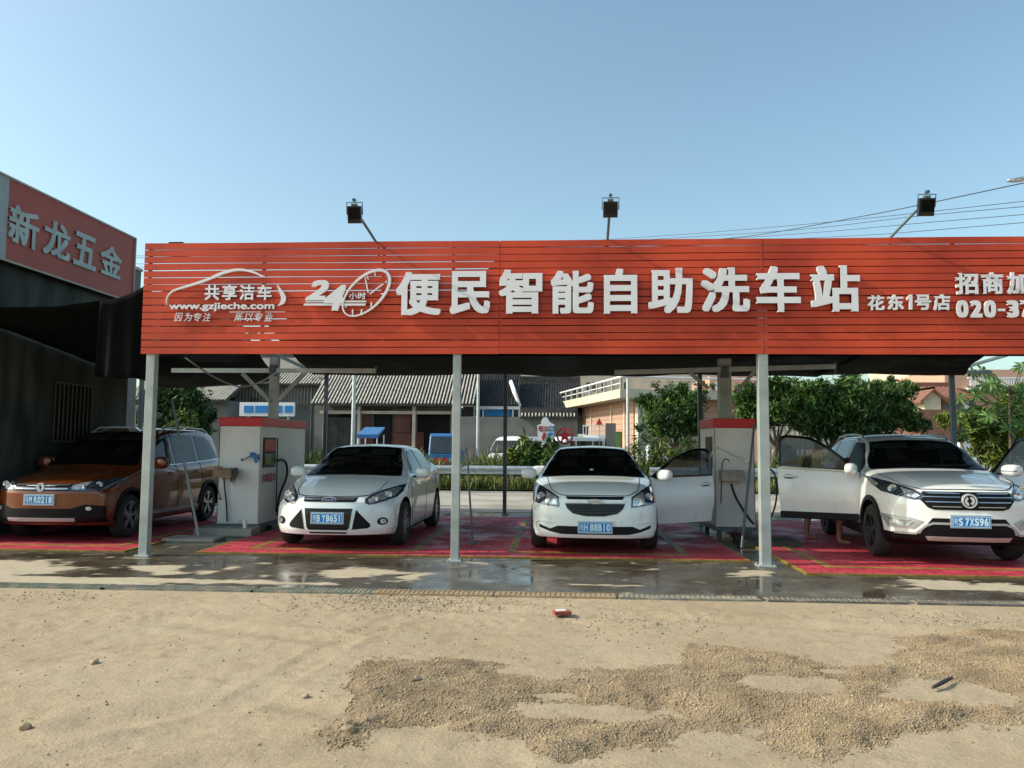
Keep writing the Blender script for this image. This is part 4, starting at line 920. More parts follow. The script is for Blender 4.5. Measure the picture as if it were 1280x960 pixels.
post(1345, 0, YS-.05, 3.5, .115, 'grey square post at the right end of the red sign')
post(631, 0, 17.0, 3.05, .08, 'thin dark post at the rear between the saloons', mat='steel_dk')
post(876, 0, 17.0, 3.05, .09, 'dark rear post behind the open saloon door', mat='steel_dk')
post(1194, 0, 16.6, 3.05, .09, 'dark rear post behind the off-road style car', mat='steel_dk')
post(405, 0, 17.0, 3.05, .08, 'dark rear post behind the white saloon with oval badge', mat='steel_dk')
post(172, 0, 17.0, 3.05, .08, 'dark rear post behind the orange people carrier', mat='steel_dk')

# sign board
SX0, SX1, SZ0, SZ1 = P(183, 380, YS).x, P(1345, 380, YS).x, P(640, 444, YS).z, P(640, 302.5, YS).z
sg = thing('shop_sign', 'long red slatted sign board with raised white lettering above the wash bays', 'sign', (SX0, YS-.10, SZ0))
org = Vector(sg.location)
m = MB(); ns = 16; pit = (SZ1-SZ0)/ns; L = SX1-SX0; j0 = 0
for k in range(ns):
    z0 = k*pit+.0055; z1 = (k+1)*pit-.0055; cuts = [0.0]+[P(q, 380, YS).x-SX0 for q in (625, 952)]+[L]
    for a, b_ in zip(cuts, cuts[1:]):
        dz = random.uniform(-.0022, .0022); dy = random.uniform(-.003, .003); n_ = 10; vs = []; fs = []
        for i in range(n_+1):
            xx = a+.003+(b_-a-.006)*i/n_; wv = .002*math.sin(xx*1.7+k)+dz
            for yy, zz in ((dy, z0), (dy, z1), (dy+.022, z1), (dy+.022, z0)): vs.append((xx, yy, zz+wv))
        for i in range(n_):
            for q in range(4): fs.append((i*4+q, i*4+(q+1) % 4, (i+1)*4+(q+1) % 4, (i+1)*4+q))
        fs += [(0, 1, 2, 3), tuple(n_*4+q for q in (3, 2, 1, 0))]; m.add(vs, fs)
bo = m.build('slat_panel', M['slat'], sg)
for px in (183+6, 331, 480, 567, 625, 757, 952, 1075, 1190, 1300):
    f = MB(); x = P(px, 380, YS).x-SX0; f.box((x-.02, .024, .02), (x+.02, .064, SZ1-SZ0-.02)); f.build('batten', M['slat'] if px != 952 else M['steel'], sg)
f = MB(); f.box((.05, .066, .08), (L-.05, .106, .13)); f.box((.05, .066, SZ1-SZ0-.13), (L-.05, .106, SZ1-SZ0-.08)); f.build('frame_rail', M['steel_dk'], sg)
YF = YS-.10-.008                                                     # slat face
def sf(u, v, d): return Vector((u, YF-.012-d, v))
def px_text(name, s, x0, y0, x1, y1, depth=.045, bold=.035, shear=0.0, mats=None):
    a = P(x0, y1, YF); b2 = P(x1, y0, YF); a2 = P(x0, y0, YF); b3 = P(x1, y1, YF)
    return text_fit(name, s, sf, (a.x+a2.x)/2, (b2.x+b3.x)/2, (a.z+b3.z)/2, (b2.z+a2.z)/2, mats or M['letter'], sg, depth, bold, shear)
for c, x0, y0, x1, y1 in (('便', 496, 341, 552, 395), ('民', 563, 340, 613, 393.5), ('智', 624, 338, 678, 393), ('能', 688.5, 339.5, 742, 393), ('自', 754.5, 337, 796, 393), ('助', 810, 336, 865, 392.5), ('洗', 875, 335.5, 936, 391), ('车', 944, 334, 999, 391), ('站', 1012, 333, 1073, 390.5)):
    px_text('sign_letter', c, x0, y0, x1, y1, .05, .037)
for c, x0, y0, x1, y1 in (('花', 1083, 370, 1104, 388.5), ('东', 1108, 369, 1128, 388), ('1', 1131.5, 369, 1139, 387.5), ('号', 1142, 369, 1162, 388), ('店', 1165, 368.5, 1186, 388.5), ('招', 1193, 342, 1221, 368.5), ('商', 1225, 341, 1252, 368), ('加', 1257, 341, 1285, 368)):
    if c == '1': continue
    px_text('sign_letter', c, x0, y0, x1, y1, *((.03, .040) if c != '1' else (.03, .012)))
xx = 1194
for c, w in (('0', 16), ('2', 16), ('0', 16), ('-', 10), ('3', 16), ('7', 16)):
    px_text('sign_letter', c, xx, *((376, xx+w-1.5, 397.5) if c != '-' else (386.5, xx+w-1, 389.5)), .03, .05 if c != '-' else .0); xx += w+1.2
xx = 257
for c in '共享洁车': px_text('logo_character', c, xx, 356.5, xx+18.5, 375.5, .02, .03); xx += 21.8
px_text('logo_web_address', 'www.gzjieche.com', 212.5, 378.5, 344, 389.5, .02, .03)
xx = 219
for c in '因为专注': px_text('logo_slogan', c, xx, 391.5, xx+10.5, 402, .015, .012, .25); xx += 11.8
xx = 294
for c in '所以专业': px_text('logo_slogan', c, xx, 391.5, xx+10.5, 402, .015, .012, .25); xx += 12.4
def px_shape(name, pts, depth=.03, closed=True, w=None, mat=None, taper=None):
    """pts in the sign's own drawing: photo pixels of the sign face"""
    q = [P(x, y, YF) for x, y in pts]; q = [(v.x, v.z) for v in q]
    if w:
        ww = w if isinstance(w, (list, tuple)) else [w]*len(q); Lp = []; Rp = []; n = len(q)
        for i, p in enumerate(q):
            a = q[max(i-1, 0)]; b2 = q[min(i+1, n-1)]; dx, dy = b2[0]-a[0], b2[1]-a[1]; l = math.hypot(dx, dy); Lp.append((p[0]-dy/l*ww[i]/2, p[1]+dx/l*ww[i]/2)); Rp.append((p[0]+dy/l*ww[i]/2, p[1]-dx/l*ww[i]/2))
        mb = MB(org); n = len(q); vs = [sf(u, v, 0) for u, v in Lp]+[sf(u, v, 0) for u, v in Rp]+[sf(u, v, depth) for u, v in Lp]+[sf(u, v, depth) for u, v in Rp]; fs = []
        rngn = range(n-1)
        for i in rngn: fs += [(i, i+1, n+i+1, n+i), (2*n+i, 3*n+i, 3*n+i+1, 2*n+i+1), (i, 2*n+i, 2*n+i+1, i+1), (n+i, n+i+1, 3*n+i+1, 3*n+i)]
        fs += [(0, n, 3*n, 2*n), (n-1, 3*n-1, 4*n-1, 2*n-1)]; mb.add(vs, fs); return mb.build(name, mat or M['letter'], sg)
    mb = MB(org); mb.prism(q, lambda u, v, d: sf(u, v, d), 0, depth); return mb.build(name, mat or M['letter'], sg)
px_shape('sign_letter', [(1132, 373), (1132, 376), (1135, 374.5), (1135, 387.5), (1138.8, 387.5), (1138.8, 369), (1135.6, 369)], .03)
sc = lambda L_: [(180+x/4, 290+y/4) for x, y in L_]
px_shape('logo_swoosh', crom(sc([(118, 368), (122, 330), (150, 298), (200, 280), (260, 262), (330, 238), (400, 208), (470, 192), (540, 200), (610, 229)]), 5), .03, w=[.004+.0036*max(0, min(i, 45-i)**.7)+(.012 if i > 26 else 0) for i in range(46)])
px_shape('logo_fin', crom(sc([(672, 266), (700, 300), (714, 330), (706, 358), (680, 371)]), 4)+crom(sc([(672, 371), (686, 355), (690, 330), (680, 300), (670, 268)]), 4), .03)
# 24 hour clock emblem
px_text('emblem_numeral', '2', 383, 351, 412, 376, .035, .045, .30); px_text('emblem_numeral', '4', 406, 357, 433, 389, .035, .045, .30)
for y0, y1, xa, xb in ((376.5, 378.5, 383, 459), (380, 382.6, 380, 458)): px_shape('emblem_bar', [(xa+2, y0), (xb, y0), (xb-1, y1), (xa, y1)][::-1], .03)
cx, cy = 458.5, 367; el = []
for k in range(41):
    a = 2*math.pi*k/40; u, v = 37*math.cos(a), 19.5*math.sin(a); th = R(-44.0); el.append((cx+u*math.cos(th)*.98-v*math.sin(th)*.98, cy+u*math.sin(th)*.98+v*math.cos(th)*.98))
px_shape('clock_ring', el, .035, w=[.028+.010*math.cos(2*math.pi*k/40) for k in range(41)])
for a, b2 in (((469.5, 340), (469.5, 346)), ((458, 344), (461.5, 350)), ((484, 352), (480, 355)), ((482, 353.5), (463, 368)), ((461, 366.5), (457, 347)), ((432, 385), (435, 381)), ((441.5, 394), (441.5, 387)), ((452, 393), (453, 387)), ((464.5, 384), (465, 378)), ((477, 368), (484, 368))):
    px_shape('clock_mark', [a, b2], .025, w=.016)
for c, x0 in (('小', 437), ('时', 448)): px_text('emblem_character', c, x0, 366, x0+10, 374.5, .02, .03)
# small black cap on the sign top at the left
m = MB(); a = P(213, 306, YS); m.box((0, 0, 0), (.20, .05, .022)); o = bevel(m.build('cable_cover', M['black'], sg), .005); o.location = Vector((a.x, YS-.06, SZ1+.002))-org

# flood lights over the sign
def flood(px, py, w, h, bx, by, label, Yh=9.75):
    base = P(bx, by, YS-.06); hd = P(px, py, Yh); t = thing('flood_light', label, 'flood light', base, 0, 'black flood lights on arms above the sign')
    m = MB(base); end = hd+Vector((0, .10, .0)); m.tube([base+Vector((0, .06, -.18)), base, end+Vector((0, .02, .06))], .018, 8); m.build('arm', M['steel_dk'], t, 50)
    W = w*Yh/F_PX; H = h*Yh/F_PX; c = hd-base; tl = Matrix.Rotation(R(14), 3, 'X')
    def bx3(name, a, b2, mat, bv=.006):
        q = MB(); q.box(a, b2); q.v = [tl@v+c for v in q.v]; o = q.build(name, mat, t); return bevel(o, bv)
    bx3('lamp_housing', (-W/2, -.03, -H/2), (W/2, .03, H/2), M['blackgloss']); 
    q = MB(); 
    for k in range(9): x = -W/2+.02+k*(W-.04)/8; q.box((x-.003, -.050, -H/2+.05), (x+.003, -.03, H/2-.02))
    q.v = [tl@v+c for v in q.v]; q.build('cooling_fins', M['black'], t)
    bx3('lamp_glass', (-W/2+.012, .03, -H/2+.012), (W/2-.012, .036, H/2-.012), M['lamp'], .002)
    q = MB(); q.tube([(-W/2-.012, 0, -.0), (-W/2-.012, 0, H/2+.045), (W/2+.012, 0, H/2+.045), (W/2+.012, 0, 0)], .008, 6); q.box((-.035, -.03, H/2+.0), (.035, .03, H/2+.03)); q.lathe([(.001, .03), (.022, .03), (.022, -.03), (.001, -.03)], (0, 0, H/2+.075), 'Y', 10)
    q.v = [tl@v+c for v in q.v]; q.build('bracket', M['steel_dk'], t)
flood(443.5, 268.5, 18, 22, 473, 307, 'leftmost black flood light on an arm leaning left above the 24-hour emblem')
flood(763, 262, 18.5, 20, 759, 303, 'middle black flood light on an upright arm')
flood(1157.5, 259, 19, 22, 1113, 297, 'rightmost black flood light on an arm leaning right')

# shade net canopy: sagging sheets
m, nt, b = newmat('shade_net'); N = nt.nodes; Lk = nt.links; tc = N.new('ShaderNodeTexCoord')
b.inputs['Specular IOR Level'].default_value = .08; b.inputs['Roughness'].default_value = .9
cc = ramp(nzn(2.5, 6), [(.3, (.002, .0025, .0025)), (.7, (.007, .008, .008))]); Lk.new(cc, b.inputs['Base Color'])
wv = N.new('ShaderNodeTexWave'); wv.inputs['Scale'].default_value = 55; wv.inputs['Distortion'].default_value = .5; Lk.new(tc.outputs['Object'], wv.inputs['Vector'])
aa = ramp(wv.outputs['Fac'], [(.03, (.80, .80, .80)), (.12, (1, 1, 1))]); Lk.new(aa, b.inputs['Alpha'])
M['net'] = m
def net(name, label, fn, nu, nv, thick=.004, mat='net', cat='shade net', group='black shade nets of the canopy'):
    V = []; F = []
    for j in range(nv+1):
        for i in range(nu+1): V.append(fn(i/nu, j/nv))
    for j in range(nv):
        for i in range(nu): q = j*(nu+1)+i; F.append((q, q+1, q+nu+2, q+nu+1))
    c = sum(V, Vector())/len(V); mb = MB(c); mb.add(V, F); o = mb.build(name, M[mat], None, 80); o.location = c
    md = None; bm = bmesh.new(); bm.from_mesh(o.data); bmesh.ops.solidify(bm, geom=bm.faces[:], thickness=thick); bm.to_mesh(o.data); bm.free(); o.data.shade_smooth()
    return tag(o, label, cat, group)
def can(xa, xb, ya, yb, za, zb, sag, seed, fy_=0.0):
    def f(u, v):
        xq = xa(v) if callable(xa) else xa; xr = xb(v) if callable(xb) else xb; x = xq+(xr-xq)*u; y_ = ya(x) if callable(ya) else ya; y = y_+(yb-y_)*v; z = za+(zb-za)*v
        s = sag*(abs(math.sin(math.pi*(x-SX0)/4.0))*.7+.3)*(math.sin(math.pi*v)*.6+.45)
        return Vector((x, y+fy_*u, z-s+.05*noise.noise(Vector((x*.8, y*.9, seed)))))
    return f
net('shade_net', 'large black shade net stretched over the middle wash bays', can(lambda v: -4.4-1.0*v, 5.45, lambda x: 11.5-.28*sstep(-1.6, -.9, x), 17.05, 3.36, 3.02, .10, 1), 60, 30)
def fstrip(u, v): x = -4.6+(12.3+4.6)*u; return Vector((x, YS+.14+(10.98-YS-.14)*v, 3.42-.03*v-.02*math.sin(math.pi*v)+.02*math.sin(x*2)))
net('shade_net', 'narrow black net strip added unseen behind the red sign to shade the bonnet', fstrip, 60, 6)  # hidden strip added to keep sun off the front of the saloon bonnet
net('shade_net', 'black shade net stretched over the right bay', can(5.2, lambda v: 7.3+1.0*v-.5*math.sin(math.pi*v), 11.05, 16.7, 3.40, 3.04, .16, 2), 40, 24)
def left_net(u, v):
    x = -8.75+(3.95-1.3*v)*u; y = 10.5+(16.9-10.5)*v; sag = math.sin(math.pi*min(1, (x+8.75)/3.35))
    z0 = 3.42+.22*max(0, u-.45)/.55; zr = 2.70+.25*u; z = z0+(zr-z0)*v-.05*sag*(1-v)-.10*sag*v-.25*math.sin(math.pi*v)*sag
    return Vector((x, y, z+.03*noise.noise(Vector((x, y, 5)))))
net('shade_net', 'sagging black shade net between the grey wall and the left end of the sign', left_net, 40, 36)
# net skirt hanging from the left edge of the sign
def skirt(u, v):
    a = P(125, 376, YS+.15); b2 = P(189, 352-6*0, YS+.15); top = a.lerp(b2, u); top.z -= .06*math.sin(math.pi*u); c0 = P(118, 470, YS+.4); c1 = P(190, 471, YS+.4); bot = c0.lerp(c1, u); bot.z -= .03*math.sin(math.pi*u)
    return top.lerp(bot, v)+Vector((0, .05*math.sin(u*17)*v, 0))
net('shade_net', 'black net flap hanging beside the left end of the red sign', skirt, 24, 14)
# net behind the sign on its right two thirds
def bk(u, v):
    x0 = P(470+170*(1-v), 380, YS).x; x = x0+(SX1-x0)*u; return Vector((x, YS+.22+.05*math.sin(x*3)*(1-v), SZ0-.02+(SZ1-SZ0-.03)*v+.0))
def bk2(u, v):
    xa = P(362-30*v if v < .52 else 520+110*v, 380, YS).x; x = xa+(SX1-.02-xa)*u; return Vector((x, YS+.20+.03*math.sin(x*3), SZ0+.01+(SZ1-SZ0-.035-.05*(u > .85))*v))
net('shade_net', 'black net fixed behind the right part of the red sign', bk2, 60, 25)
# frame beams carrying the net
bt = thing('canopy_frame', 'thin steel frame beams carrying the shade nets', 'canopy frame', (SX0, YS, 3.42))
def beam(name, p, q, w, mat='steel_dk'):
    m = MB(bt.location); m.bar(p, q, w, w); m.build(name, M[mat], bt)
beam('front_beam', (SX0, YS+.02, 3.44), (SX1, YS+.02, 3.44), .07); beam('rear_beam', (-9, 17.0, 3.08), (9, 17.0, 3.08), .06)
for px in (184.5, 405, 570, 631, 876, 955, 1194): x = P(px, 600, YS if px in (184.5, 570, 955) else 17).x; beam('rafter', (x, YS+.06, 3.44), (x, 17, 3.10), .05)

# ================================================================== wash machines
def machine(X0, X1, Y0, Y1, z0, z1, label, cap):
    t = thing('wash_machine', label, 'wash machine', (X0, Y0, 0), 0, 'white wash machine cabinets with red caps'); w, d = X1-X0, Y1-Y0
    m = MB(); m.box((0, 0, z0), (w, d, z1-cap)); bevel(m.build('cabinet_body', M['cabinet'], t), .012)
    m = MB(); m.box((-.012, -.012, z1-cap+.002), (w+.012, d+.012, z1)); bevel(m.build('red_cap', M['cab_red'], t), .008)
    m = MB(); m.box((-.02, -.02, z0-.05), (w+.02, d+.02, z0-.002))
    for a in (.05, w-.12):
        for b2 in (.05, d-.12): m.box((a, b2, .004), (a+.07, b2+.07, z0-.05))
    m.build('base_frame', M['steel_dk'], t)
    m = MB(); m.box((.015, -.006, z0+.02), (w-.015, .006, z1-cap-.02)); 
    s = MB()
    for a in (.012, w-.012): s.box((a-.003, -.009, z0+.02), (a+.003, -.003, z1-cap-.02))
    s.build('door_gap', M['black'], t)
    return t, w, d
Y0 = 13.0; XA, XB = P(272, 600, Y0).x, P(325, 600, Y0).x
z0 = P(300, 655, Y0).z; z1 = P(300, 521.5, Y0).z; Y1 = 15.3
t1, w, d = machine(XA, XB, Y0, Y1, max(z0, .14), z1, 'white wash machine with red cap between the orange car and the oval-badge saloon', .15)
# recessed control panel on its right side
def wl(m, a, b2, name, mat, bv=0): 
    m2 = MB(); m2.box(a, b2); o = m2.build(name, M[mat], t_cur); 
    if bv: bevel(o, bv)
    return o
t_cur = t1
def sideY(px): return PX(px, 600, XB).y-Y0
def sideZ(px, py): return PX(px, py, XB).z
ya, yb = sideY(327.5), sideY(343); zt, zb = sideZ(335, 547), sideZ(335, 584)
wl(None, (w-.01, ya, zb), (w+.012, yb, zt), 'control_recess', 'black'); wl(None, (w+.012, ya+.04, (zb+zt)/2+.02), (w+.02, yb-.05, zt-.03), 'control_panel', 'redtxt', .003)
wl(None, (w+.012, ya+.05, zb+.03), (w+.022, yb-.05, (zb+zt)/2-.03), 'control_display', 'lampdk', .003)
m = MB(); m.tube([Vector((w+.03, yb+.02, zt)), Vector((w+.035, yb+.03, sideZ(345, 640)))], .010, 6); m.build('pipe', M['black'], t1, 60)
for k, (s, ty) in enumerate((('自助洗车', 597), ('安全用电', 606), ('微信支付', 617))):
    tz1, tz0 = sideZ(335, ty-3.4), sideZ(335, ty+3.4)
    if k == 0:
        text_fit('machine_lettering', s, lambda u, v, dd: Vector((XB+.004+dd, u, v)), Y0+ya+.0, Y0+yb+.05, tz0-.03, tz1+.03, M['redtxt'], t1, .004, .02)
# black curved hose on the right side
m = MB(t1.location); hp = [PX(x, y, XB+.05) for x, y in ((347, 576), (352, 574.5), (357, 578), (359, 588), (357, 600), (352, 612), (348, 626), (347, 645))]
m.tube(crom([tuple(p) for p in hp], 4), .022, 8); m.build('suction_hose', M['hose'], t1, 60)
def lfront(px, py, out=0.0): return P(px, py, Y0-out)
# basin with brush and cloth at front left
b0 = lfront(281, 592)
m = MB(t1.location); x0, x1 = lfront(268, 590, .2).x, lfront(291, 590, .2).x; zt, zb = lfront(280, 585.5, .2).z, lfront(280, 597, .2).z
m.box((x0, Y0-.26, zb), (x1, Y0-.002, zb+.02)); m.box((x0, Y0-.26, zb+.02), (x1, Y0-.24, zt)); m.box((x0, Y0-.02, zb+.02), (x1, Y0-.002, zt)); m.box((x0, Y0-.24, zb+.02), (x0+.02, Y0-.02, zt)); m.box((x1-.02, Y0-.24, zb+.02), (x1, Y0-.02, zt))
m.tube([(x0-.05, Y0-.13, zt+.02), (x0+.1, Y0-.13, zt+.02)], .012, 6); m.build('basin', pm('wood_basin', (.22, .15, .10), .7, 0, .3, 9), t1)
rg = MB(); c = lfront(292, 590, .15); c = Vector(c)
for k in range(26):
    a = random.uniform(0, 6.28); r_ = random.uniform(.02, .07); p = c+Vector((r_*math.cos(a), r_*math.sin(a)*.5, random.uniform(-.02, .05))); rg.tube([p+Vector((0, 0, .03)), p+Vector((random.uniform(-.02, .02), 0, -.03)), p+Vector((random.uniform(-.03, .03), -.01, -random.uniform(.06, .22)))], [.012, .010, .004], 5)
rg.v = [v for v in rg.v]; o = rg.build('rag_mop', pm('rag', (.13, .13, .11), .95, 0, .3, 20), None, 60); tag(o, 'grey rag mop draped over the basin of the left wash machine', 'mop')
m = MB(t1.location); m.tube(crom([tuple(lfront(x, y, .05)) for x, y in ((280, 597), (281, 612), (283, 630), (284, 652))], 3), .013, 6); m.tube(crom([tuple(lfront(x, y, .06)) for x, y in ((270, 607), (274, 616), (276, 625), (273, 622))], 3), .008, 6); m.build('drain_hose', M['hose'], t1, 60)
# blue spray gun on the front
gp_ = lfront(317, 571, .06); g = thing('spray_gun', 'blue pressure spray gun hanging on the left wash machine', 'spray gun', gp_)
m = MB(); m.bar((-.06, 0, .02), (.07, 0, -.0), .05, .06); m.bar((.02, 0, -.02), (.05, 0, -.10), .04, .035); m.ell((-.02, 0, .045), (.05, .03, .03), .8); m.bar((.07, 0, .0), (.10, 0, -.06), .02, .03); bevel(m.build('gun_body', M['blue'], g), .006)
m = MB(); m.tube([(-.06, 0, .01), (-.13, 0, -.03), (-.18, -.0, -.05)], [.012, .010, .008], 6); m.tube([(-.18, 0, -.05), (-.21, 0, -.058)], .02, 8); m.build('lance', M['steel_dk'], g, 60)
# plinth blocks at the base
p = P(262, 666, 12.4); m = MB(); m.box((-.40, -.18, 0), (.55, .22, .13)); o = bevel(m.build('concrete_block', M['concrete'], None), .015); o.location = (p.x+.1, 12.65, .004); tag(o, 'concrete plinth block in front of the left wash machine', 'concrete block', 'concrete blocks at the wash machines')
m = MB(); m.box((-.40, -.25, 0), (.40, .22, .05)); o = bevel(m.build('concrete_block', M['concrete'], None), .01); o.location = (P(240, 672, 11.9).x, 12.0, .004); tag(o, 'low concrete slab between the left post and the left wash machine', 'concrete block', 'concrete blocks at the wash machines')
m = MB(); m.tube([(0, 0, .13), (0, 0, .25)], .035, 10); o = m.build('pipe_stub', M['letter_side'], None, 60); o.location = (P(306, 650, 12.6).x, 12.62, 0); tag(o, 'short white pipe stub standing on the concrete plinth block', 'pipe')
# leaning pole by the orange car
a, b2 = P(215, 500, 14.0), P(249, 668, 12.2); b2.z = .02; m = MB(b2); m.tube([a, b2], .022, 8); o = m.build('leaning_pole', M['steel'], None, 60); o.location = b2; tag(o, 'thin grey pole leaning beside the orange people carrier', 'pole')

# right machine
Y0 = 13.1; XA, XB = P(893, 600, Y0).x, P(944, 600, Y0).x; z1 = P(915, 523, Y0).z
t2, w, d = machine(XA, XB, Y0, 14.35, .20, z1, 'white wash machine with a red cap beside the right post', .155); t_cur = t2
ya, yb = PX(891, 600, XA).y-Y0, PX(883, 600, XA).y-Y0; m = MB(); m.box((-.012, ya, PX(887, 585, XA).z), (-.0, yb, PX(887, 546, XA).z)); m.build('control_recess', pm('rusty_panel', (.10, .08, .06), .8, 0, .4, 6), t2)
f = lambda px, py, o=0.0: P(px, py, Y0-o)
m = MB(t2.location); x0, x1 = f(902, 595, .2).x, f(930, 595, .2).x; zt, zb = f(915, 588, .2).z, f(915, 601, .2).z
m.box((x0, Y0-.26, zb), (x1, Y0-.002, zb+.02)); m.box((x0, Y0-.26, zb+.02), (x1, Y0-.24, zt)); m.box((x0, Y0-.02, zb+.02), (x1, Y0-.002, zt)); m.box((x0, Y0-.24, zb+.02), (x0+.02, Y0-.02, zt)); m.box((x1-.02, Y0-.24, zb+.02), (x1, Y0-.02, zt)); m.build('basin', pm('tin_basin', (.30, .27, .24), .5, .3, .25, 9), t2)
m = MB(t2.location); m.tube(crom([tuple(f(x, y, .10)) for x, y in ((901, 629), (902, 600), (903, 580), (906, 574), (910, 574.5), (911, 577))], 3), .010, 6); m.build('tap_pipe', M['steel_dk'], t2, 60)
m = MB(t2.location); m.tube(crom([tuple(f(x, y, .22)) for x, y in ((914, 605), (919, 620), (928, 636), (936, 648), (942, 655))], 3), .020, 8); m.build('drain_hose', M['hose'], t2, 60)
m = MB(t2.location); m.tube([f(893, 558, .03), f(915, 568, .03), f(934, 577, .03)], .012, 6); m.tube([f(893, 558, .03), f(887, 575, -.1)], .010, 6); m.ell(f(935, 577, .05), (.05, .03, .04), 1); m.build('hose_rail', M['letter_side'], t2, 60)
a, b2 = P(943, 530, 12.6), P(927, 678, 12.0); b2.z = .01; m = MB(b2); m.tube([a, b2], .020, 8); o = m.build('leaning_pole', M['steel_dk'], None, 60); o.location = b2; tag(o, 'dark grey pole leaning in front of the right wash machine', 'pole')
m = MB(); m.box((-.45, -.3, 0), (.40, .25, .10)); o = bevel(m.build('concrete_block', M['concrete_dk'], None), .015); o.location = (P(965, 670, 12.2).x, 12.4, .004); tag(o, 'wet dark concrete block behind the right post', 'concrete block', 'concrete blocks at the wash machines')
m = MB(); hp = [(960, 585, 12.8), (968, 592, 12.6), (971, 612, 12.4), (969, 632, 12.3), (963, 648, 12.2), (958, 655, 12.2)]; c = P(960, 585, 12.8); m = MB(c); m.tube(crom([tuple(P(*q)) for q in hp], 4), .014, 6); o = m.build('water_hose', M['hose'], None, 60); o.location = c; tag(o, 'black water hose looping down beside the open door of the off-road style car', 'hose')
# thin stand pole near the middle post
a = P(582, 560, 11.9); b2 = P(591, 672, 11.9); b2.z = PZ; t = thing('lance_stand', 'thin dark lance stand leaning right of the middle post', 'stand', b2); m = MB(b2); m.tube([a, P(585, 585, 11.9), b2], .015, 8); m.build('stand_pole', M['steel_dk'], t, 60)
m = MB(); m.box((-.10, -.02, 0), (.10, .02, .02)); m.box((-.02, -.10, .0), (.02, .10, .018)); m.build('stand_foot', M['steel_dk'], t); m = MB(b2); m.tube([P(574, 584, 11.9), P(594, 579, 11.9)], .012, 6); m.build('cross_bar', M['steel_dk'], t, 60)

# swivel booms over the machines
def boom(Y, col_px, y_top, y_bot, arm, braces, label, xw=.14, second=None):
    base = P(col_px, y_bot, Y); t = thing('boom_stand', label, 'boom', (base.x, Y, base.z), 0, 'swivel booms above the wash machines'); b3 = Vector(t.location)
    m = MB(b3); top = P(col_px, y_top, Y); m.box((base.x-xw/2, Y-xw/2, base.z-.02), (base.x+xw/2, Y+xw/2, top.z)); m.build('boom_column', M['steel'], t)
    (ax, ay_), (bx, by) = arm; m = MB(b3); m.bar(P(ax, ay_, Y-.15), P(bx, by, Y-.15), .055, .075); m.build('boom_arm', M['galv'], t)
    for (p1, p2) in braces: m = MB(b3); m.bar(P(*p1, Y-.08), P(*p2, Y-.08), .05, .06); m.build('brace', M['steel'], t)
    m = MB(b3); c = P(arm[1][0], arm[1][1], Y-.15); m.tube([c+Vector((0, 0, .08)), c+Vector((0, 0, -.14))], .02, 8); c = P(col_px, arm[0][1], Y-.15); m.build('arm_hanger', M['steel_dk'], t, 40); m = MB(b3); m.lathe([(.0, .09), (.07, .09), (.07, -.09), (0, -.09)], c, 'Z', 12); m.build('swivel_joint', M['steel_dk'], t, 40)
    return t
boom(13.7, 341.5, 447, 524, ((215, 463), (470, 463.5)), [((303, 467), (338, 502)), ((382, 465), (348, 500))], 'grey boom column with long arms above the left wash machine')
boom(13.7, 906, 449, 524, ((768, 465.5), (1044, 458)), [((862, 466), (884, 484)), ((945, 462), (921, 490))], 'grey boom column with long arms above the right wash machine', .2)
c = P(230, 447, 12); m = MB(c); m.tube(crom([tuple(P(x, y, 12.4)) for x, y in ((232, 447), (262, 468), (292, 482), (312, 482), (332, 474), (350, 462))], 4), .014, 6); o = m.build('air_hose', M['galv'], None, 60); o.location = c; tag(o, 'pale hose sagging between the left post and the left boom', 'hose')

# ================================================================== person behind the open door at the right
def skin_mesh(pts, edges, radii, root=0, sub=2):
    me = bpy.data.meshes.new('s'); me.from_pydata([tuple(p) for p in pts], edges, []); o = bpy.data.objects.new('s', me); col.objects.link(o)
    md = o.modifiers.new('k', 'SKIN'); md.use_smooth_shade = True
    sv = me.skin_vertices[0].data if me.skin_vertices else None
    if sv is None:
        bm = bmesh.new(); bm.from_mesh(me); bm.verts.layers.skin.verify(); bm.to_mesh(me); bm.free(); sv = me.skin_vertices[0].data
    for i, r_ in enumerate(radii): sv[i].radius = (r_, r_) if not isinstance(r_, tuple) else r_
    for i in range(len(pts)): sv[i].use_root = (i == root)
    s2 = o.modifiers.new('s', 'SUBSURF'); s2.levels = sub; s2.render_levels = sub
    dg = bpy.context.evaluated_depsgraph_get(); dg.update(); me2 = bpy.data.meshes.new_from_object(o.evaluated_get(dg)); bpy.data.objects.remove(o); me2.materials.clear(); return me2
fa = P(1008, 664, 13.3); fb_ = P(1049, 678, 12.65); fa.z = PZ; fb_.z = PZ
mid = (fa+fb_)/2; dx = (fb_-fa)
pr = thing('person', 'barefoot person in dark shorts bending into the white off-road style car behind its open door', 'person', mid); o0 = mid
hip = Vector((mid.x+.10, mid.y, PZ+.84)); side = Vector((dx.x, dx.y, 0)).normalized()
fwdp = Vector((.75, -.35, 0)).normalized()
def J(*a): return Vector(a)
hl_, hr_ = hip-side*.10, hip+side*.10
kl, kr = fa+Vector((.10, .02, .45)), fb_+Vector((.06, -.04, .46)); al, ar = fa+Vector((0, 0, .085)), fb_+Vector((0, 0, .085))
chest = hip+fwdp*.30+Vector((0, 0, .34)); neck = chest+fwdp*.16+Vector((0, 0, .12)); head = neck+fwdp*.14+Vector((0, 0, .10))
sl, sr = chest-side*.18+fwdp*.08+Vector((0, 0, .06)), chest+side*.18+fwdp*.08+Vector((0, 0, .06))
el_, er = sl+fwdp*.14+Vector((0, 0, -.24)), sr+fwdp*.14+Vector((0, 0, -.24)); wl_, wr_ = el_+fwdp*.20+Vector((0, 0, .02)), er+fwdp*.20+Vector((0, 0, .02))
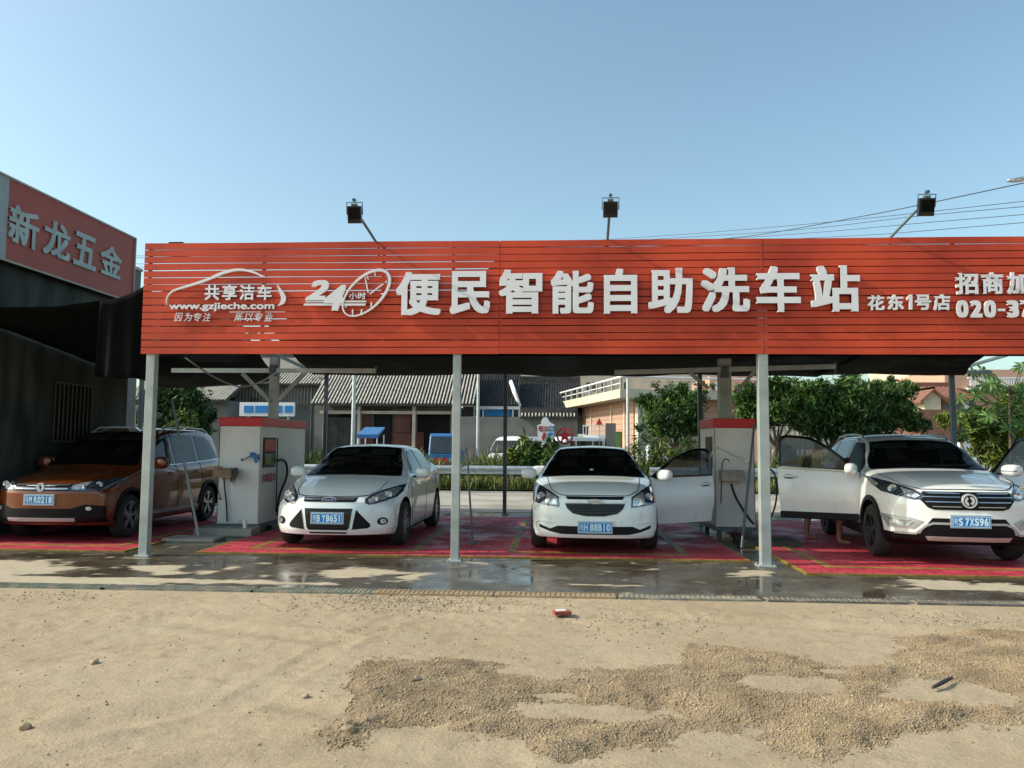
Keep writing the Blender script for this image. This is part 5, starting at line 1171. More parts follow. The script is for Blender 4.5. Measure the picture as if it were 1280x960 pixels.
pts = [hip, hl_, kl, al, hr_, kr, ar, hip+fwdp*.12+Vector((0, 0, .17)), chest, neck, head, head+fwdp*.05+Vector((0, 0, .10)), sl, el_, wl_, sr, er, wr_, fa+Vector((.0, -.02, .03)), fa+fwdp*.10+Vector((0, 0, .022)), fa+fwdp*.17+Vector((0, 0, .018)), fb_+Vector((0, -.02, .03)), fb_+fwdp*.10+Vector((0, 0, .022)), fb_+fwdp*.17+Vector((0, 0, .018)), kl*.45+al*.55+Vector((-.015, .02, .05)), kr*.45+ar*.55+Vector((-.015, .02, .05))]
eg = [(0, 1), (1, 2), (2, 24), (24, 3), (0, 4), (4, 5), (5, 25), (25, 6), (0, 7), (7, 8), (8, 9), (9, 10), (10, 11), (8, 12), (12, 13), (13, 14), (8, 15), (15, 16), (16, 17), (3, 18), (18, 19), (19, 20), (6, 21), (21, 22), (22, 23)]
rd = [.13, .095, .060, .040, .095, .060, .040, .125, .14, .058, .085, .075, .07, .046, .032, .07, .046, .032, .038, .034, .024, .038, .034, .024, .056, .056]
me = skin_mesh([p-o0 for p in pts], eg, rd); link('body', me, M['skin'], pr, 80)
# fingers
for w_, e_ in ((wl_, el_), (wr_, er)):
    for k in range(5):
        d0 = (w_-e_).normalized(); o_s = side*(k-2)*.018; b1 = w_+o_s*.6+d0*.03; thumb = k == 0
        ln = [.05, .075, .08, .075, .06][k]; p_ = [b1, b1+d0*ln*(.6 if thumb else 1)+o_s*(1.2 if thumb else .3), b1+d0*ln*(.9 if thumb else 1.5)+o_s*(1.5 if thumb else .4)+Vector((0, 0, -.03))]
        mb = MB(o0); mb.tube([w_-d0*.01]+p_, [.018, .010, .009, .006], 6); mb.build('finger', M['skin'], pr, 80)
sh = skin_mesh([p-o0 for p in (hip, hl_, hl_.lerp(kl, .62), hr_, hr_.lerp(kr, .62), hip+fwdp*.05+Vector((0, 0, .08)))], [(0, 1), (1, 2), (0, 3), (3, 4), (0, 5)], [.15, .118, .092, .118, .092, .14]); link('shorts', sh, M['shorts'], pr, 80)
st = skin_mesh([p-o0 for p in (chest, pts[7], sl, sl.lerp(el_, .5), sr, sr.lerp(er, .5), neck-fwdp*.05-Vector((0, 0, .03)))], [(0, 1), (0, 2), (2, 3), (0, 4), (4, 5), (0, 6)], [.158, .142, .088, .066, .088, .066, .075]); link('shirt', st, M['shirt'], pr, 80)
mb = MB(o0); mb.ell(head+Vector((0, 0, .06))-fwdp*.01, (.098, .098, .10), 1, 14, 10); mb.build('hair', M['hair'], pr, 80)
for s_ in (-1, 1):
    mb = MB(o0); mb.ell(head+side*s_*.032+fwdp*.088+Vector((0, 0, .0)), (.010, .010, .008), 1, 8, 6); mb.build('eye', M['black'], pr, 80)
    mb = MB(o0); mb.ell(head+side*s_*.092+Vector((0, 0, -.01)), (.014, .02, .03), 1, 8, 6); mb.build('ear', M['skin'], pr, 80)
mb = MB(o0); mb.ell(head+fwdp*.098+Vector((0, 0, -.025)), (.016, .016, .022), 1, 8, 6); mb.build('nose', M['skin'], pr, 80)
# ================================================================== beyond the bays
def sheet(name, x0, x1, y0, y1, z, mat): 
    m = MB(); n = 12; vs = [(x0+(x1-x0)*i/n, y, 0) for y in (y0, y1) for i in range(n+1)]; m.add(vs, [(i, i+1, n+2+i, n+1+i) for i in range(n)]); o = m.build(name, mat); o.location = (0, 0, z); return tag(o, kind='structure')
sheet('road', -150, 150, 17.9, 25.6, .004, pm('road_concrete', (.30, .265, .21), .85, 0, .2, .6, bump=.2, c2=(.36, .33, .27)))
sheet('road_edge', -150, 150, 17.71, 18.6, .008, pm('road_gutter', (.09, .09, .085), .6, 0, .3, .8))
sheet('road_edge', -150, 150, 24.9, 25.6, .008, pm('road_gutter_far', (.20, .19, .17), .8, 0, .3, .8))
sheet('verge', -150, 150, 25.7, 31.5, .06, pm('verge_soil', (.05, .07, .02), .95, 0, .4, 1.5))
sheet('road', -150, 150, 31.6, 42, .010, pm('far_lane', (.24, .22, .18), .9, 0, .2, .5))
# leafy masses
def leafmat(name, a, b2, isl=.45): 
    m = pm(name, a, .55, 0, .2, .7, c2=b2, island=isl, spec=.3); return m
M['leaf1'] = leafmat('leaf_green', (.026, .066, .014), (.066, .128, .024)); M['leaf2'] = leafmat('leaf_dark', (.022, .055, .014), (.045, .095, .022)); M['leaf3'] = leafmat('leaf_light', (.09, .14, .022), (.17, .21, .04)); M['grass'] = leafmat('grass_blade', (.05, .085, .015), (.14, .15, .035), .6)
M['bark'] = pm('bark', (.09, .07, .05), .95, 0, .3, 12, bump=.5)
def leaves(c, n, s, squash=.6, fold=True):
    """leaf-shaped quads around points c (n,3)"""
    N_ = len(c); t = rng.normal(size=(N_, 3)); t /= np.linalg.norm(t, axis=1)[:, None]; up = rng.normal(size=(N_, 3))*.7+np.array([0, 0, 1]); b3 = np.cross(t, up); b3 /= np.linalg.norm(b3, axis=1)[:, None]+1e-9; sz = s*rng.uniform(.6, 1.35, N_)[:, None]
    v = np.stack([c-t*sz, c+b3*sz*squash*.5, c+t*sz, c-b3*sz*squash*.5], 1); v[:, 1:2, 2] -= (sz*.12)
    return v.reshape(-1, 3), (np.arange(N_)[:, None]*4+np.arange(4)[None]).astype(int)
def crown_pts(lobes, n, shell=.35):
    pts = []; w = np.array([l[3]*l[4]*l[5] for l in lobes])**.67; w /= w.sum()
    for k, l in enumerate(lobes):
        q = int(n*w[k]); d = rng.normal(size=(q, 3)); d /= np.linalg.norm(d, axis=1)[:, None]; r = 1-np.abs(rng.normal(0, shell, q)); r = np.clip(r, .1, 1.08)
        # clumps
        cl = rng.normal(size=(max(6, q//60), 3)); cl /= np.linalg.norm(cl, axis=1)[:, None]; ix = rng.integers(0, len(cl), q); d2 = cl[ix]+rng.normal(0, .20, (q, 3)); mixm = rng.random(q) < .7; d[mixm] = d2[mixm]
        pts.append(np.array(l[:3])+d*r[:, None]*np.array(l[3:6]))
    return np.concatenate(pts)
def tree(name, label, base, lobes, n, s, mat, trunk=None, group=None, cat='tree', squash=.55, lean=0):
    t = thing(name, label, cat, base, 0, group)
    ex = []
    for l in lobes:
        for _ in range(3):
            a = random.uniform(0, 6.28); ph = random.uniform(-.6, 1.2); k = random.uniform(.28, .45); ex.append((l[0]+l[3]*1.0*math.cos(a)*math.cos(ph), l[1]+l[4]*math.sin(a)*math.cos(ph), l[2]+l[5]*math.sin(ph), l[3]*k, l[4]*k, l[5]*k))
    c = crown_pts(list(lobes)+ex, int(n*1.25)); v, f = leaves(c, n, s, squash); mesh_np('crown', v, f, M[mat], t)
    if trunk:
        m = MB(); h, r = trunk; top = Vector((lean, 0, h)); m.tube([(0, 0, -.05), (lean*.3, 0, h*.4), top], [r*1.25, r, r*.7], 8)
        for l in lobes[:9]: 
            e = Vector(l[:3]); m.tube([top*.85, top.lerp(e, .5)+Vector((0, 0, -.1)), e], [r*.5, r*.32, r*.12], 6)
        m.build('trunk', M['bark'], t, 50)
    return t
def lob(Y, base, items):
    out = []
    for px, py, rx, rz in items:
        p = P(px, py, Y)-base; k = Y/F_PX; out.append((p.x, random.uniform(-.3, .3)*rx*k, p.z, rx*k, rx*k*.9, rz*k))
    return out
def base_at(px, Y): p = P(px, 560, Y); return Vector((p.x, Y, 0))
b = base_at(222, 30); tree('leafy_tree', 'dark bushy tree behind the left post', b, lob(30, b, [(205, 500, 26, 18), (232, 496, 24, 16), (248, 515, 20, 22), (190, 522, 22, 24), (222, 530, 30, 20), (245, 540, 18, 16)]), 5200, .13, 'leaf2', (2.2, .12), 'trees beyond the bays')
b = base_at(228, 26.5); tree('shrub', 'light green shrub behind the roof of the orange people carrier', b, lob(26.5, b, [(225, 522, 8, 10), (240, 527, 8, 8), (215, 535, 9, 8), (232, 545, 16, 12)]), 800, .11, 'leaf3', (1.0, .04), cat='shrub')
b = base_at(843, 33); tree('leafy_tree', 'round bushy green tree in front of the pink bungalow', b, lob(33, b, [(843, 492, 16, 12), (822, 512, 22, 18), (850, 515, 24, 20), (868, 505, 18, 18), (815, 532, 15, 12), (845, 540, 22, 14), (868, 530, 16, 14)]), 6500, .12, 'leaf1', (1.6, .10), 'trees beyond the bays')
b = base_at(962, 30); tree('leafy_tree', 'spreading green tree with a leaning trunk behind the right post', b, lob(30, b, [(935, 500, 20, 16), (960, 488, 26, 14), (990, 492, 26, 18), (975, 515, 28, 18), (940, 522, 18, 14), (1005, 512, 18, 18)]), 7500, .13, 'leaf1', (1.7, .11), 'trees beyond the bays', lean=.3)
b = base_at(1040, 31); tree('leafy_tree', 'broad dark green tree above the roof of the off-road style car', b, lob(31, b, [(1030, 492, 26, 16), (1062, 486, 26, 16), (1045, 510, 34, 22), (1078, 510, 24, 20), (1020, 530, 26, 18), (1055, 535, 34, 16)]), 9000, .13, 'leaf1', (1.5, .13), 'trees beyond the bays')
b = base_at(1108, 32); tree('leafy_tree', 'lower green tree between the lamp post and the yellow gabled hut', b, lob(32, b, [(1105, 492, 24, 14), (1125, 490, 18, 16), (1120, 520, 26, 16), (1095, 530, 26, 18), (1138, 524, 18, 12), (1150, 533, 14, 9)]), 7000, .12, 'leaf1', (1.4, .10), 'trees beyond the bays')
b = base_at(1228, 20.5); tree('leafy_bush', 'light green bush with yellowish leaves at the right behind the off-road style car', b, lob(20.5, b, [(1185, 527, 12, 10), (1215, 522, 16, 12), (1240, 535, 26, 18), (1262, 518, 24, 18), (1275, 550, 26, 26), (1245, 562, 24, 18), (1275, 495, 18, 16), (1215, 545, 16, 12)]), 6500, .10, 'leaf3', (.9, .05), cat='bush')
# papaya tree: trunk + big palmate leaves
b = base_at(1262, 19); t = thing('papaya_tree', 'papaya tree with big lobed leaves at the right edge', 'tree', b)
m = MB(); top = P(1262, 482, 19)-b; m.tube([(0, 0, 0), top*.5, top], [.05, .045, .03], 8); m.build('trunk', M['bark'], t, 50)
m = MB()
for k in range(64):
    a = random.uniform(0, 6.28); el = random.uniform(-.6, .9); L_ = random.uniform(.45, 1.25); st = top*random.uniform(.72, 1.0); e = st+Vector((math.cos(a)*L_*math.cos(el), math.sin(a)*L_*math.cos(el), L_*math.sin(el))); m.tube([st, e], .010, 4); nrm = Vector((random.uniform(-.5, .5), -.7, random.uniform(.2, .9))).normalized(); uu = nrm.cross(Vector((0, 0, 1))).normalized(); vv = nrm.cross(uu); r = random.uniform(.18, .30)
    for j in range(7):
        an = -2.3+4.6*j/6+a; d = uu*math.cos(an)+vv*math.sin(an); q = d.cross(nrm); m.add([e, e+d*r*.55+q*r*.17, e+d*r*(1.0 if j % 2 == 0 else .85)-nrm*.03, e+d*r*.55-q*r*.17], [(0, 1, 2, 3)])
m.build('crown', M['leaf1'], t)

# grass verge and planting
def blades(x0, x1, y0, y1, n, h0, h1, w=.03, dens=None):
    x = rng.uniform(x0, x1, n); y = rng.uniform(y0, y1, n); h = rng.uniform(h0, h1, n)
    if dens is not None: h *= np.array([dens(a, b_) for a, b_ in zip(x, y)])
    a = rng.uniform(0, np.pi, n); dx, dy = np.cos(a)*w, np.sin(a)*w; lx, ly = rng.normal(0, .28, n)*h, rng.normal(0, .28, n)*h; z = np.full(n, .05)
    v = np.stack([np.stack([x-dx, y-dy, z], 1), np.stack([x+dx, y+dy, z], 1), np.stack([x+lx+dx*.2, y+ly+dy*.2, z+h], 1), np.stack([x+lx-dx*.2, y+ly-dy*.2, z+h], 1)], 1)
    return v.reshape(-1, 3), np.arange(n)[:, None]*4+np.arange(4)[None]
v, f = blades(-18, 19, 25.8, 27.6, 26000, .15, .42); tag(mesh_np('grass', v, f, M['grass']), kind='stuff')
v, f = blades(-18, 19, 27.9, 31.4, 44000, .60, 1.16, .035, lambda x, y: .72+.65*noise.noise(Vector((x*.6, y, 3)))+.3*noise.noise(Vector((x*2.2, y*2, 9)))); tag(mesh_np('undergrowth', v, f, M['grass']), kind='stuff')
k = 0
for px, Y, hh, mt, lb in ((655, 28.6, 30, 'leaf3', 'broad-leaved bright plant left of the village sign'), (668, 27.9, 22, 'leaf1', 'low dark plant in front of the village sign'), (690, 27.6, 26, 'leaf1', 'bright green shrub covering the foot of the village sign'), (640, 28.4, 14, 'leaf3', 'small yellow-green plant beside the thin rear post'), (806, 28.5, 36, 'leaf1', 'tall reedy plant at the left of the bushy tree'), (830, 28.2, 30, 'leaf3', 'reedy plant beneath the bushy tree'), (860, 28.6, 30, 'leaf1', 'reedy plant behind the open saloon door'), (372, 28.5, 14, 'leaf3', 'low shrub behind the bonnet of the saloon with oval badge'), (985, 28.4, 20, 'leaf1', 'low green shrub below the picket fence')):
    b = base_at(px, Y); tree('verge_plant', lb, b, lob(Y, b, [(px, 575-hh*.5, hh*.42, hh*.5), (px-hh*.3, 580-hh*.2, hh*.4, hh*.4), (px+hh*.3, 580-hh*.3, hh*.35, hh*.35)]), 600, .12 if px > 700 else .14, mt, (.5, .02), 'plants on the verge', 'plant', .3 if px > 700 else .6)

# guardrail
def rail(x0, x1, Y, label, endcap=0):
    t = thing('guardrail', label, 'guardrail', (x0, Y, 0), 0, 'guardrails along the far road'); L_ = x1-x0; prof = [(0, .47), (-.05, .50), (-.05, .56), (0, .59), (0, .63), (-.05, .66), (-.05, .72), (0, .78)]
    m = MB(); n = len(prof); vs = [(x, y, z) for x in (0, L_) for y, z in prof]+[(x, y+.012, z) for x in (0, L_) for y, z in prof]; fs = []
    for i in range(n-1): fs += [(i, i+1, n+i+1, n+i), (2*n+i, 3*n+i, 3*n+i+1, 2*n+i+1)]
    fs += [(0, n, 3*n, 2*n), (n-1, 3*n-1, 4*n-1, 2*n-1), tuple(list(range(n))+list(range(3*n-1, 2*n-1, -1))), tuple(list(range(n, 2*n))+list(range(4*n-1, 3*n-1, -1)))]; m.add(vs, fs); m.build('rail_beam', M['galv'], t)
    x = .4
    while x < L_: q = MB(); q.tube([(x, .09, 0), (x, .09, .72)], .06, 8); q.box((x-.05, .012, .56), (x+.05, .04, .70)); q.build('rail_post', M['galv'], t, 50); x += 2.0
    if endcap: q = MB(); q.ell((L_ if endcap > 0 else 0, -.02, .63), (.30, .06, .17), .6, 16, 8); q.build('rail_end', M['letter'], t, 60)
rail(-16, P(677, 590, 27).x, 27.0, 'white and grey guardrail ending left of the dark-windowed saloon', 1)
rail(P(812, 590, 27).x, 20, 27.0, 'guardrail behind the right wash machine and the open car door', 0)

# ---- buildings
M['dullred'] = pm('dull_red_wall', (.10, .035, .025), .8, 0, .3, 1); M['tileroof'] = pm('roof_tile_grey', (.030, .028, .026), .8, 0, .3, 3, c2=(.05, .048, .045)); M['tilewhite'] = pm('roof_tile_rib', (.46, .43, .37), .8, 0, .25, 4)
M['wall_grey'] = pm('wall_grey', (.15, .15, .14), .9, 0, .2, 1.2, dust=((.12, .12, .11), .55, 2)); M['wall_pale'] = pm('wall_pale', (.42, .38, .32), .9, 0, .12, 1.5); M['wall_cream'] = pm('wall_cream', (.56, .50, .38), .85, 0, .1, 1.5)
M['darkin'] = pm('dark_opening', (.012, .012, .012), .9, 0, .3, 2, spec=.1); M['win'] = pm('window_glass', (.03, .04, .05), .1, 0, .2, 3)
def tiled(pxa, pxb, y_eave, y_ridge, Ye, Yr, name, parent, rib=.26, mat='tileroof', ribmat='tilewhite', zr=None):
    """sloping roof with raised ribs: eave line at depth Ye, ridge at Yr"""
    e0, e1 = P(pxa, y_eave, Ye), P(pxb, y_eave, Ye); z0 = (e0.z+e1.z)/2; z1 = zr if zr else P((pxa+pxb)/2, y_ridge, Yr).z; x0, x1 = e0.x, e1.x; off = Vector(parent.location)
    m = MB(off); m.add([(x0, Ye, z0), (x1, Ye, z0), (x1, Yr, z1), (x0, Yr, z1), (x0, Ye, z0-.10), (x1, Ye, z0-.10), (x1, Yr, z1-.10), (x0, Yr, z1-.10)], [(0, 1, 2, 3), (7, 6, 5, 4), (0, 4, 5, 1), (1, 5, 6, 2), (2, 6, 7, 3), (3, 7, 4, 0)], 0)
    x = x0+rib*.5
    while x < x1: m.bar((x, Ye-.06, z0+.03), (x, Yr, z1+.03), rib*.36, .07, mi=1); x += rib
    m.bar((x0, Yr, z1+.12), (x1, Yr, z1+.12), .3, .3, mi=0)
    return m.build(name, [M[mat], M[ribmat]], parent)
def house(name, label, px0, px1, y_top, Y, depth, mat, cat='house'):
    a, b2 = P(px0, 560, Y), P(px1, 560, Y); zt = P((px0+px1)/2, y_top, Y).z
    t = thing(name, label, cat, (a.x, Y, 0)); m = MB(); m.box((0, 0, 0), (b2.x-a.x, depth, zt)); m.build('wall', M[mat], t); return t, b2.x-a.x, zt
def hbox(t, name, px0, py0, px1, py1, Y, d=.1, mat='win', proud=.02, bv=0):
    a, b2 = P(px0, py1, Y), P(px1, py0, Y); m = MB(t.location); m.box((a.x, Y-proud, a.z), (b2.x, Y+d, b2.z)); return m.build(name, M[mat], t)
# ancestral hall with ribbed roof
t, w, h = house('village_hall', 'dark fronted hall under a ribbed grey tile roof behind the saloon with oval badge', 392, 568, 506, 44, 9, 'wall_grey')
tiled(388, 594, 505, 470, 43.0, 47.5, 'roof', t, .19, zr=6.6)
for a in (405, 448, 517, 566): hbox(t, 'pillar', a-2.4, 508, a+2.4, 566, 43.4, .3, 'wall_pale')
hbox(t, 'lintel', 400, 514, 568, 517, 43.5, .2, 'wall_pale'); hbox(t, 'opening', 408, 518, 444, 566, 43.95, .1, 'darkin'); hbox(t, 'opening', 521, 518, 562, 566, 43.95, .1, 'darkin')
hbox(t, 'door', 467, 512, 490, 566, 43.9, .1, 'darkin', .1); hbox(t, 'red_banner', 453, 512, 463, 540, 43.9, .05, 'dullred', .12); hbox(t, 'red_banner', 494, 514, 514, 540, 43.9, .05, 'dullred', .12)
hbox(t, 'red_wall', 450, 540, 530, 566, 43.93, .05, 'dullred', .05); M['shutter'] = pm('shutter_dark', (.045, .05, .05), .8, 0, .2, 3, spec=.15); hbox(t, 'shutter', 410, 522, 443, 566, 43.9, .05, 'shutter', .1)
# left hall roof behind the left post
t, w, h = house('tiled_house', 'low old house with a ribbed tile roof behind the bushy tree at left', 160, 282, 500, 42, 8, 'wall_grey'); tiled(150, 284, 500, 470, 41.2, 46, 'roof', t, .15, zr=6.0)
hbox(t, 'window', 250, 512, 262, 530, 42, .1)
# grey house with blue billboard
t, w, h = house('grey_house', 'grey two-storey house behind the left wash machine', 272, 400, 478, 46, 8, 'wall_grey'); tiled(268, 402, 480, 462, 45.4, 50, 'roof', t, .18, zr=7.0)
for a in (283, 312, 372): hbox(t, 'window', a, 497, a+11, 512, 46, .1)
for a in range(300, 396, 4): hbox(t, 'shutter_slat', a, 484, a+1.4, 505, 46, .05, 'wall_pale', .06)
for px in (275, 388, 397):
    hbox(t, 'corner_strip', px, 470, px+3, 560, 46, .1, 'tilewhite', .12)
p = P(299, 520, 30); q = P(368, 503, 30); t = thing('billboard', 'white billboard with blue panels above the left wash machine', 'billboard', (p.x, 30, 0)); m = MB(t.location); m.box((p.x, 30, p.z), (q.x, 30.12, q.z)); m.build('board', M['letter'], t)
for a, b2 in ((305, 317), (319, 339), (343, 353), (356, 366)): m = MB(t.location); c0, c1 = P(a, 516, 30), P(b2, 507, 30); m.box((c0.x, 29.98, c0.z), (c1.x, 30.0, c1.z)); m.build('blue_panel', M['plate'], t)
for a in (310, 360): m = MB(t.location); c = P(a, 520, 30); m.tube([(c.x, 30.06, 0), (c.x, 30.06, c.z)], .05, 8); m.build('leg', M['steel'], t, 60)
# white-ridged temple
t, w, h = house('small_temple', 'small grey house with white upturned gable ridges left of the village sign', 578, 650, 508, 46, 7, 'wall_grey'); tiled(592, 647, 507, 478, 45.3, 49.5, 'roof', t, .15, mat='tileroof', ribmat='tileroof', zr=6.3)
off = Vector(t.location)
for pts in ([(586, 480), (590, 494), (596, 508)], [(636, 476), (643, 490), (650, 508)]):
    m = MB(off); q = [P(x, y, 45.6) for x, y in pts]; m.tube([q[0]+Vector((0, 2, .1)), q[1], q[2]], [.13, .13, .09], 6); m.tube([q[2], q[2]+Vector((-.12, 0, .35))], [.09, .03], 6); m.build('gable_ridge', M['letter'], t, 60)
hbox(t, 'fascia', 592, 508, 650, 511.5, 45.3, .2, 'letter'); hbox(t, 'blue_panel', 606, 512, 630, 520, 45.5, .1, 'plate'); hbox(t, 'blue_panel', 594, 512, 601, 520, 45.5, .1, 'plate'); hbox(t, 'blue_panel', 634, 512, 638, 520, 45.5, .1, 'plate')
for a in (592, 603, 631.5, 640, 648): hbox(t, 'pillar', a, 510, a+2, 522, 45.5, .2, 'letter', .1)
hbox(t, 'door', 612, 535, 628, 565, 46, .1, 'darkin'); hbox(t, 'lintel', 596, 521, 650, 523, 45.8, .2, 'wall_pale', .05)
# compound wall
t, w, h = house('compound_wall', 'long stained grey compound wall behind the village sign', 566, 722, 521, 41, .4, 'wall_grey', 'wall'); tiled(650, 722, 521, 515, 40.8, 41.2, 'coping', t, .18, zr=h+.22)
t, w, h = house('tiled_house', 'dark tiled roof of the house above the compound wall', 646, 735, 522, 47, 6, 'wall_grey'); tiled(645, 728, 519, 494, 46.2, 50.5, 'roof', t, .16, ribmat='tileroof', zr=5.6)
# big grey block behind
t, w, h = house('apartment_block', 'tall grey block with small dark windows behind the tiled roofs', 640, 905, 468, 70, 10, 'wall_pale')
for a in (659, 667, 685, 709, 715, 733, 740, 752, 780):
    for yy in (478,): f_ = hbox(t, 'window', a, yy, a+4.5, yy+11, 70)
# pink bungalow, turned so that its long side faces left
bt0 = P(792, 560, 38); A = Vector((bt0.x, 38, 0)); Bp = P(712, 560, 50); B3 = Vector((Bp.x, 50, 0)); dv = (B3-A); Lb = dv.length; ang = math.atan2(dv.y, dv.x)
t = thing('pink_bungalow', 'pink flat-roofed bungalow with a railing round its roof', 'house', A, ang); ux = Vector((math.cos(ang), math.sin(ang), 0)); H0 = P(785, 499, 38).z
M['pink'] = pm('pink_tile_wall', (.50, .31, .22), .8, 0, .08, 1.5); bm_, nt, b = newmat('pink_tile'); N = nt.nodes; Lk = nt.links; tc = N.new('ShaderNodeTexCoord')
wv = N.new('ShaderNodeTexWave'); wv.bands_direction = 'Z'; wv.inputs['Scale'].default_value = 1.1; Lk.new(tc.outputs['Object'], wv.inputs['Vector']); Lk.new(mix(ramp(wv.outputs['Fac'], [(.0, (.36, .20, .14)), (.12, (.52, .32, .23))]), ramp(nzn(2, 6), [(.3, (.85, .85, .85)), (.7, (1, 1, 1))]), 1.0, 'MULTIPLY'), b.inputs['Base Color']); b.inputs['Roughness'].default_value = .8
M['pinktile'] = bm_
def tb(name, a, b2, mat, bv=0): m = MB(); m.box(a, b2); o = m.build(name, M[mat], t); return o
# local x runs from near corner to far corner; local +y is on the viewer's left side (the lit long side)
tb('wall', (0, -5.5, 0), (Lb, 0, H0), 'pinktile')
tb('roof_slab', (-.8, -6.2, H0+.0), (Lb+.8, .9, H0+.22), 'wall_pale'); tb('parapet_fascia', (-.85, .86, H0+.0), (Lb+.8, .95, H0+.42), 'wall_cream'); tb('parapet_fascia', (-.9, -6.2, H0+.0), (-.82, .95, H0+.42), 'wall_cream')
k = 0
while k < 11: x = k*(Lb+.9)/10-.75; m = MB(); m.box((x-.05, .80, H0+.22), (x+.05, .90, H0+.95)); m.build('railing_post', M['wall_pale'], t); k += 1
m = MB(); m.tube([(-.8, .85, H0+1.0), (Lb+.7, .85, H0+1.0)], .05, 6); m.tube([(-.8, .85, H0+.7), (Lb+.7, .85, H0+.7)], .03, 6); m.tube([(-.85, .85, H0+1.0), (-.85, -6, H0+1.0)], .05, 6); m.build('railing', M['letter'], t, 50)
for x in (1.2, 3.4, 7.2, 9.6): tb('pilaster', (x, 0, 0), (x+.16, .06, H0-.05), 'wall_cream')
tb('door', (1.75, .0, .1), (2.6, .05, 2.2), 'leaf2'); tb('window', (8.0, 0, 1.2), (9.2, .05, 2.6), 'win'); tb('gate_panel', (4.2, 1.2, .3), (7.6, 1.25, 2.1), 'steel'); tb('corner_pillar', (-.5, -.55, 0), (-.05, -.05, H0), 'wall_cream'); tb('corner_pillar', (-.5, -2.0, 0), (-.05, -1.5, H0), 'letter')
tb('air_conditioner', (10.2, 0, 1.9), (11.0, .35, 2.5), 'letter')
# flower pots on its roof
for k in range(7):
    c = t.matrix_basis@Vector((-.6, -.9-.7*k, H0+.22)); m = MB(); m.lathe([(0, 0), (.13, 0), (.18, .3), (.15, .3), (.12, .05)], (0, 0, 0), 'Z', 10); pt = thing('plant_pot', 'potted plant standing on the edge of the bungalow roof', 'plant pot', c, 0, 'potted plants on the bungalow roof'); m.build('pot', pm('pot', (.38, .30, .24), .8) if k == 0 else bpy.data.materials['pot'], pt)
    v, f = leaves(crown_pts([(0, 0, .45, .25, .25, .22)], 70), 70, .10); mesh_np('foliage', v, f, M['leaf1'], pt)
# white gate with points
a, b2 = P(729, 560, 36), P(756, 560, 36); t = thing('white_gate', 'white spiked metal gate in front of the pink bungalow', 'gate', (a.x, 36, 0)); zt = P(740, 531, 36).z; m = MB(); m.box((0, 0, .1), (b2.x-a.x, .04, zt-.45)); m.build('gate_panel', M['letter'], t); m = MB(); x = 0
while x < b2.x-a.x: m.bar((x, .02, zt-.5), (x, .02, zt), .03); x += .13
m.bar((0, .02, zt-.05), (b2.x-a.x, .02, zt-.05), .04); m.build('gate_bars', M['letter'], t)
a, b2 = P(757, 560, 36), P(770, 560, 36); t = thing('gate_post_wall', 'plain grey wall panel beside the white gate', 'wall', (a.x, 36, 0)); m = MB(); m.box((0, 0, 0), (b2.x-a.x, .3, P(760, 529, 36).z)); m.build('wall_panel', M['wall_grey'], t)
a = P(749, 531, 35.8); t = thing('warning_sign', 'small triangular warning sign above the white gate', 'sign', (a.x, 35.8, 0)); q = [(-.13, 0), (.13, 0), (0, .26)]; zz = P(749, 531, 35.8).z; m = MB(); m.prism([(u*1.2, zz+v*1.2) for u, v in q], lambda u, v, d: (u, -d, v), 0, .03); m.build('sign_plate', M['redtxt'], t); m = MB(); m.tube([(0, .03, 0), (0, .03, zz+.1)], .025, 6); m.build('sign_post', M['steel'], t)
# village sign
Y = 30.0; b0 = P(683, 575, Y); t = thing('village_sign', 'white curved-top sign board with red characters behind the guardrail', 'sign', (b0.x, Y, 0)); xz = lambda px, py: (P(px, py, Y).x-b0.x, P(px, py, Y).z)
pl = [xz(672, 580), xz(694, 580), xz(692.5, 533), xz(693.5, 531), xz(687.5, 528), xz(684, 522), xz(680, 521.5), xz(677, 525), xz(676, 530), xz(671, 532), xz(672, 535)]
m = MB(); m.prism(pl, lambda u, v, d: (u, -d, v), -.18, .0); m.build('sign_slab', M['letter'], t)
for c, x0, mt in (('旺', 673.5, 'redtxt'), ('江', 680, 'redtxt'), ('口', 686.5, 'plate')): a_, b_ = P(x0, 539, Y), P(x0+5.8, 532.6, Y); text_fit('sign_lettering', c, lambda u, v, d: Vector((u, Y-.002-d, v)), a_.x, b_.x, a_.z, b_.z, M[mt], t, .02, .03)
m = MB(); m.prism([xz(679, 552), xz(683, 543), xz(680, 540), xz(677, 546)], lambda u, v, d: (u, -d, v), .002, .02); m.build('painted_emblem', M['redtxt'], t)
m = MB(); m.prism([xz(685, 541), xz(691, 541), xz(691, 544), xz(685, 545)], lambda u, v, d: (u, -d, v), .002, .02); m.build('painted_emblem', M['plate'], t)
# red star sculpture
Y = 30.3; b0 = P(706, 560, Y); t = thing('star_sculpture', 'round red star sculpture right of the village sign', 'sculpture', (b0.x, Y, 0)); c = P(706, 545, Y); cx_, cz_ = c.x-b0.x, c.z; k_ = Y/F_PX
m = MB(); m.lathe([(8.2*k_, -.06), (10.5*k_, -.06), (10.5*k_, .10), (8.2*k_, .10)], (cx_, 0, cz_), 'Y', 24, closed=True); m.build('ring', M['redtxt'], t, 40)
st_ = [(cx_+(8.6 if i % 2 == 0 else 4.0)*k_*math.sin(math.pi*i/5), cz_+(8.6 if i % 2 == 0 else 4.0)*k_*math.cos(math.pi*i/5)) for i in range(10)][::-1]; m = MB(); m.prism(st_, lambda u, v, d: (u, -d, v), -.05, .10); m.build('star', M['cab_red'], t)
m = MB(); m.box((cx_-.2, -.06, 0), (cx_+.2, .1, cz_-9*k_)); m.build('pedestal', M['wall_pale'], t)
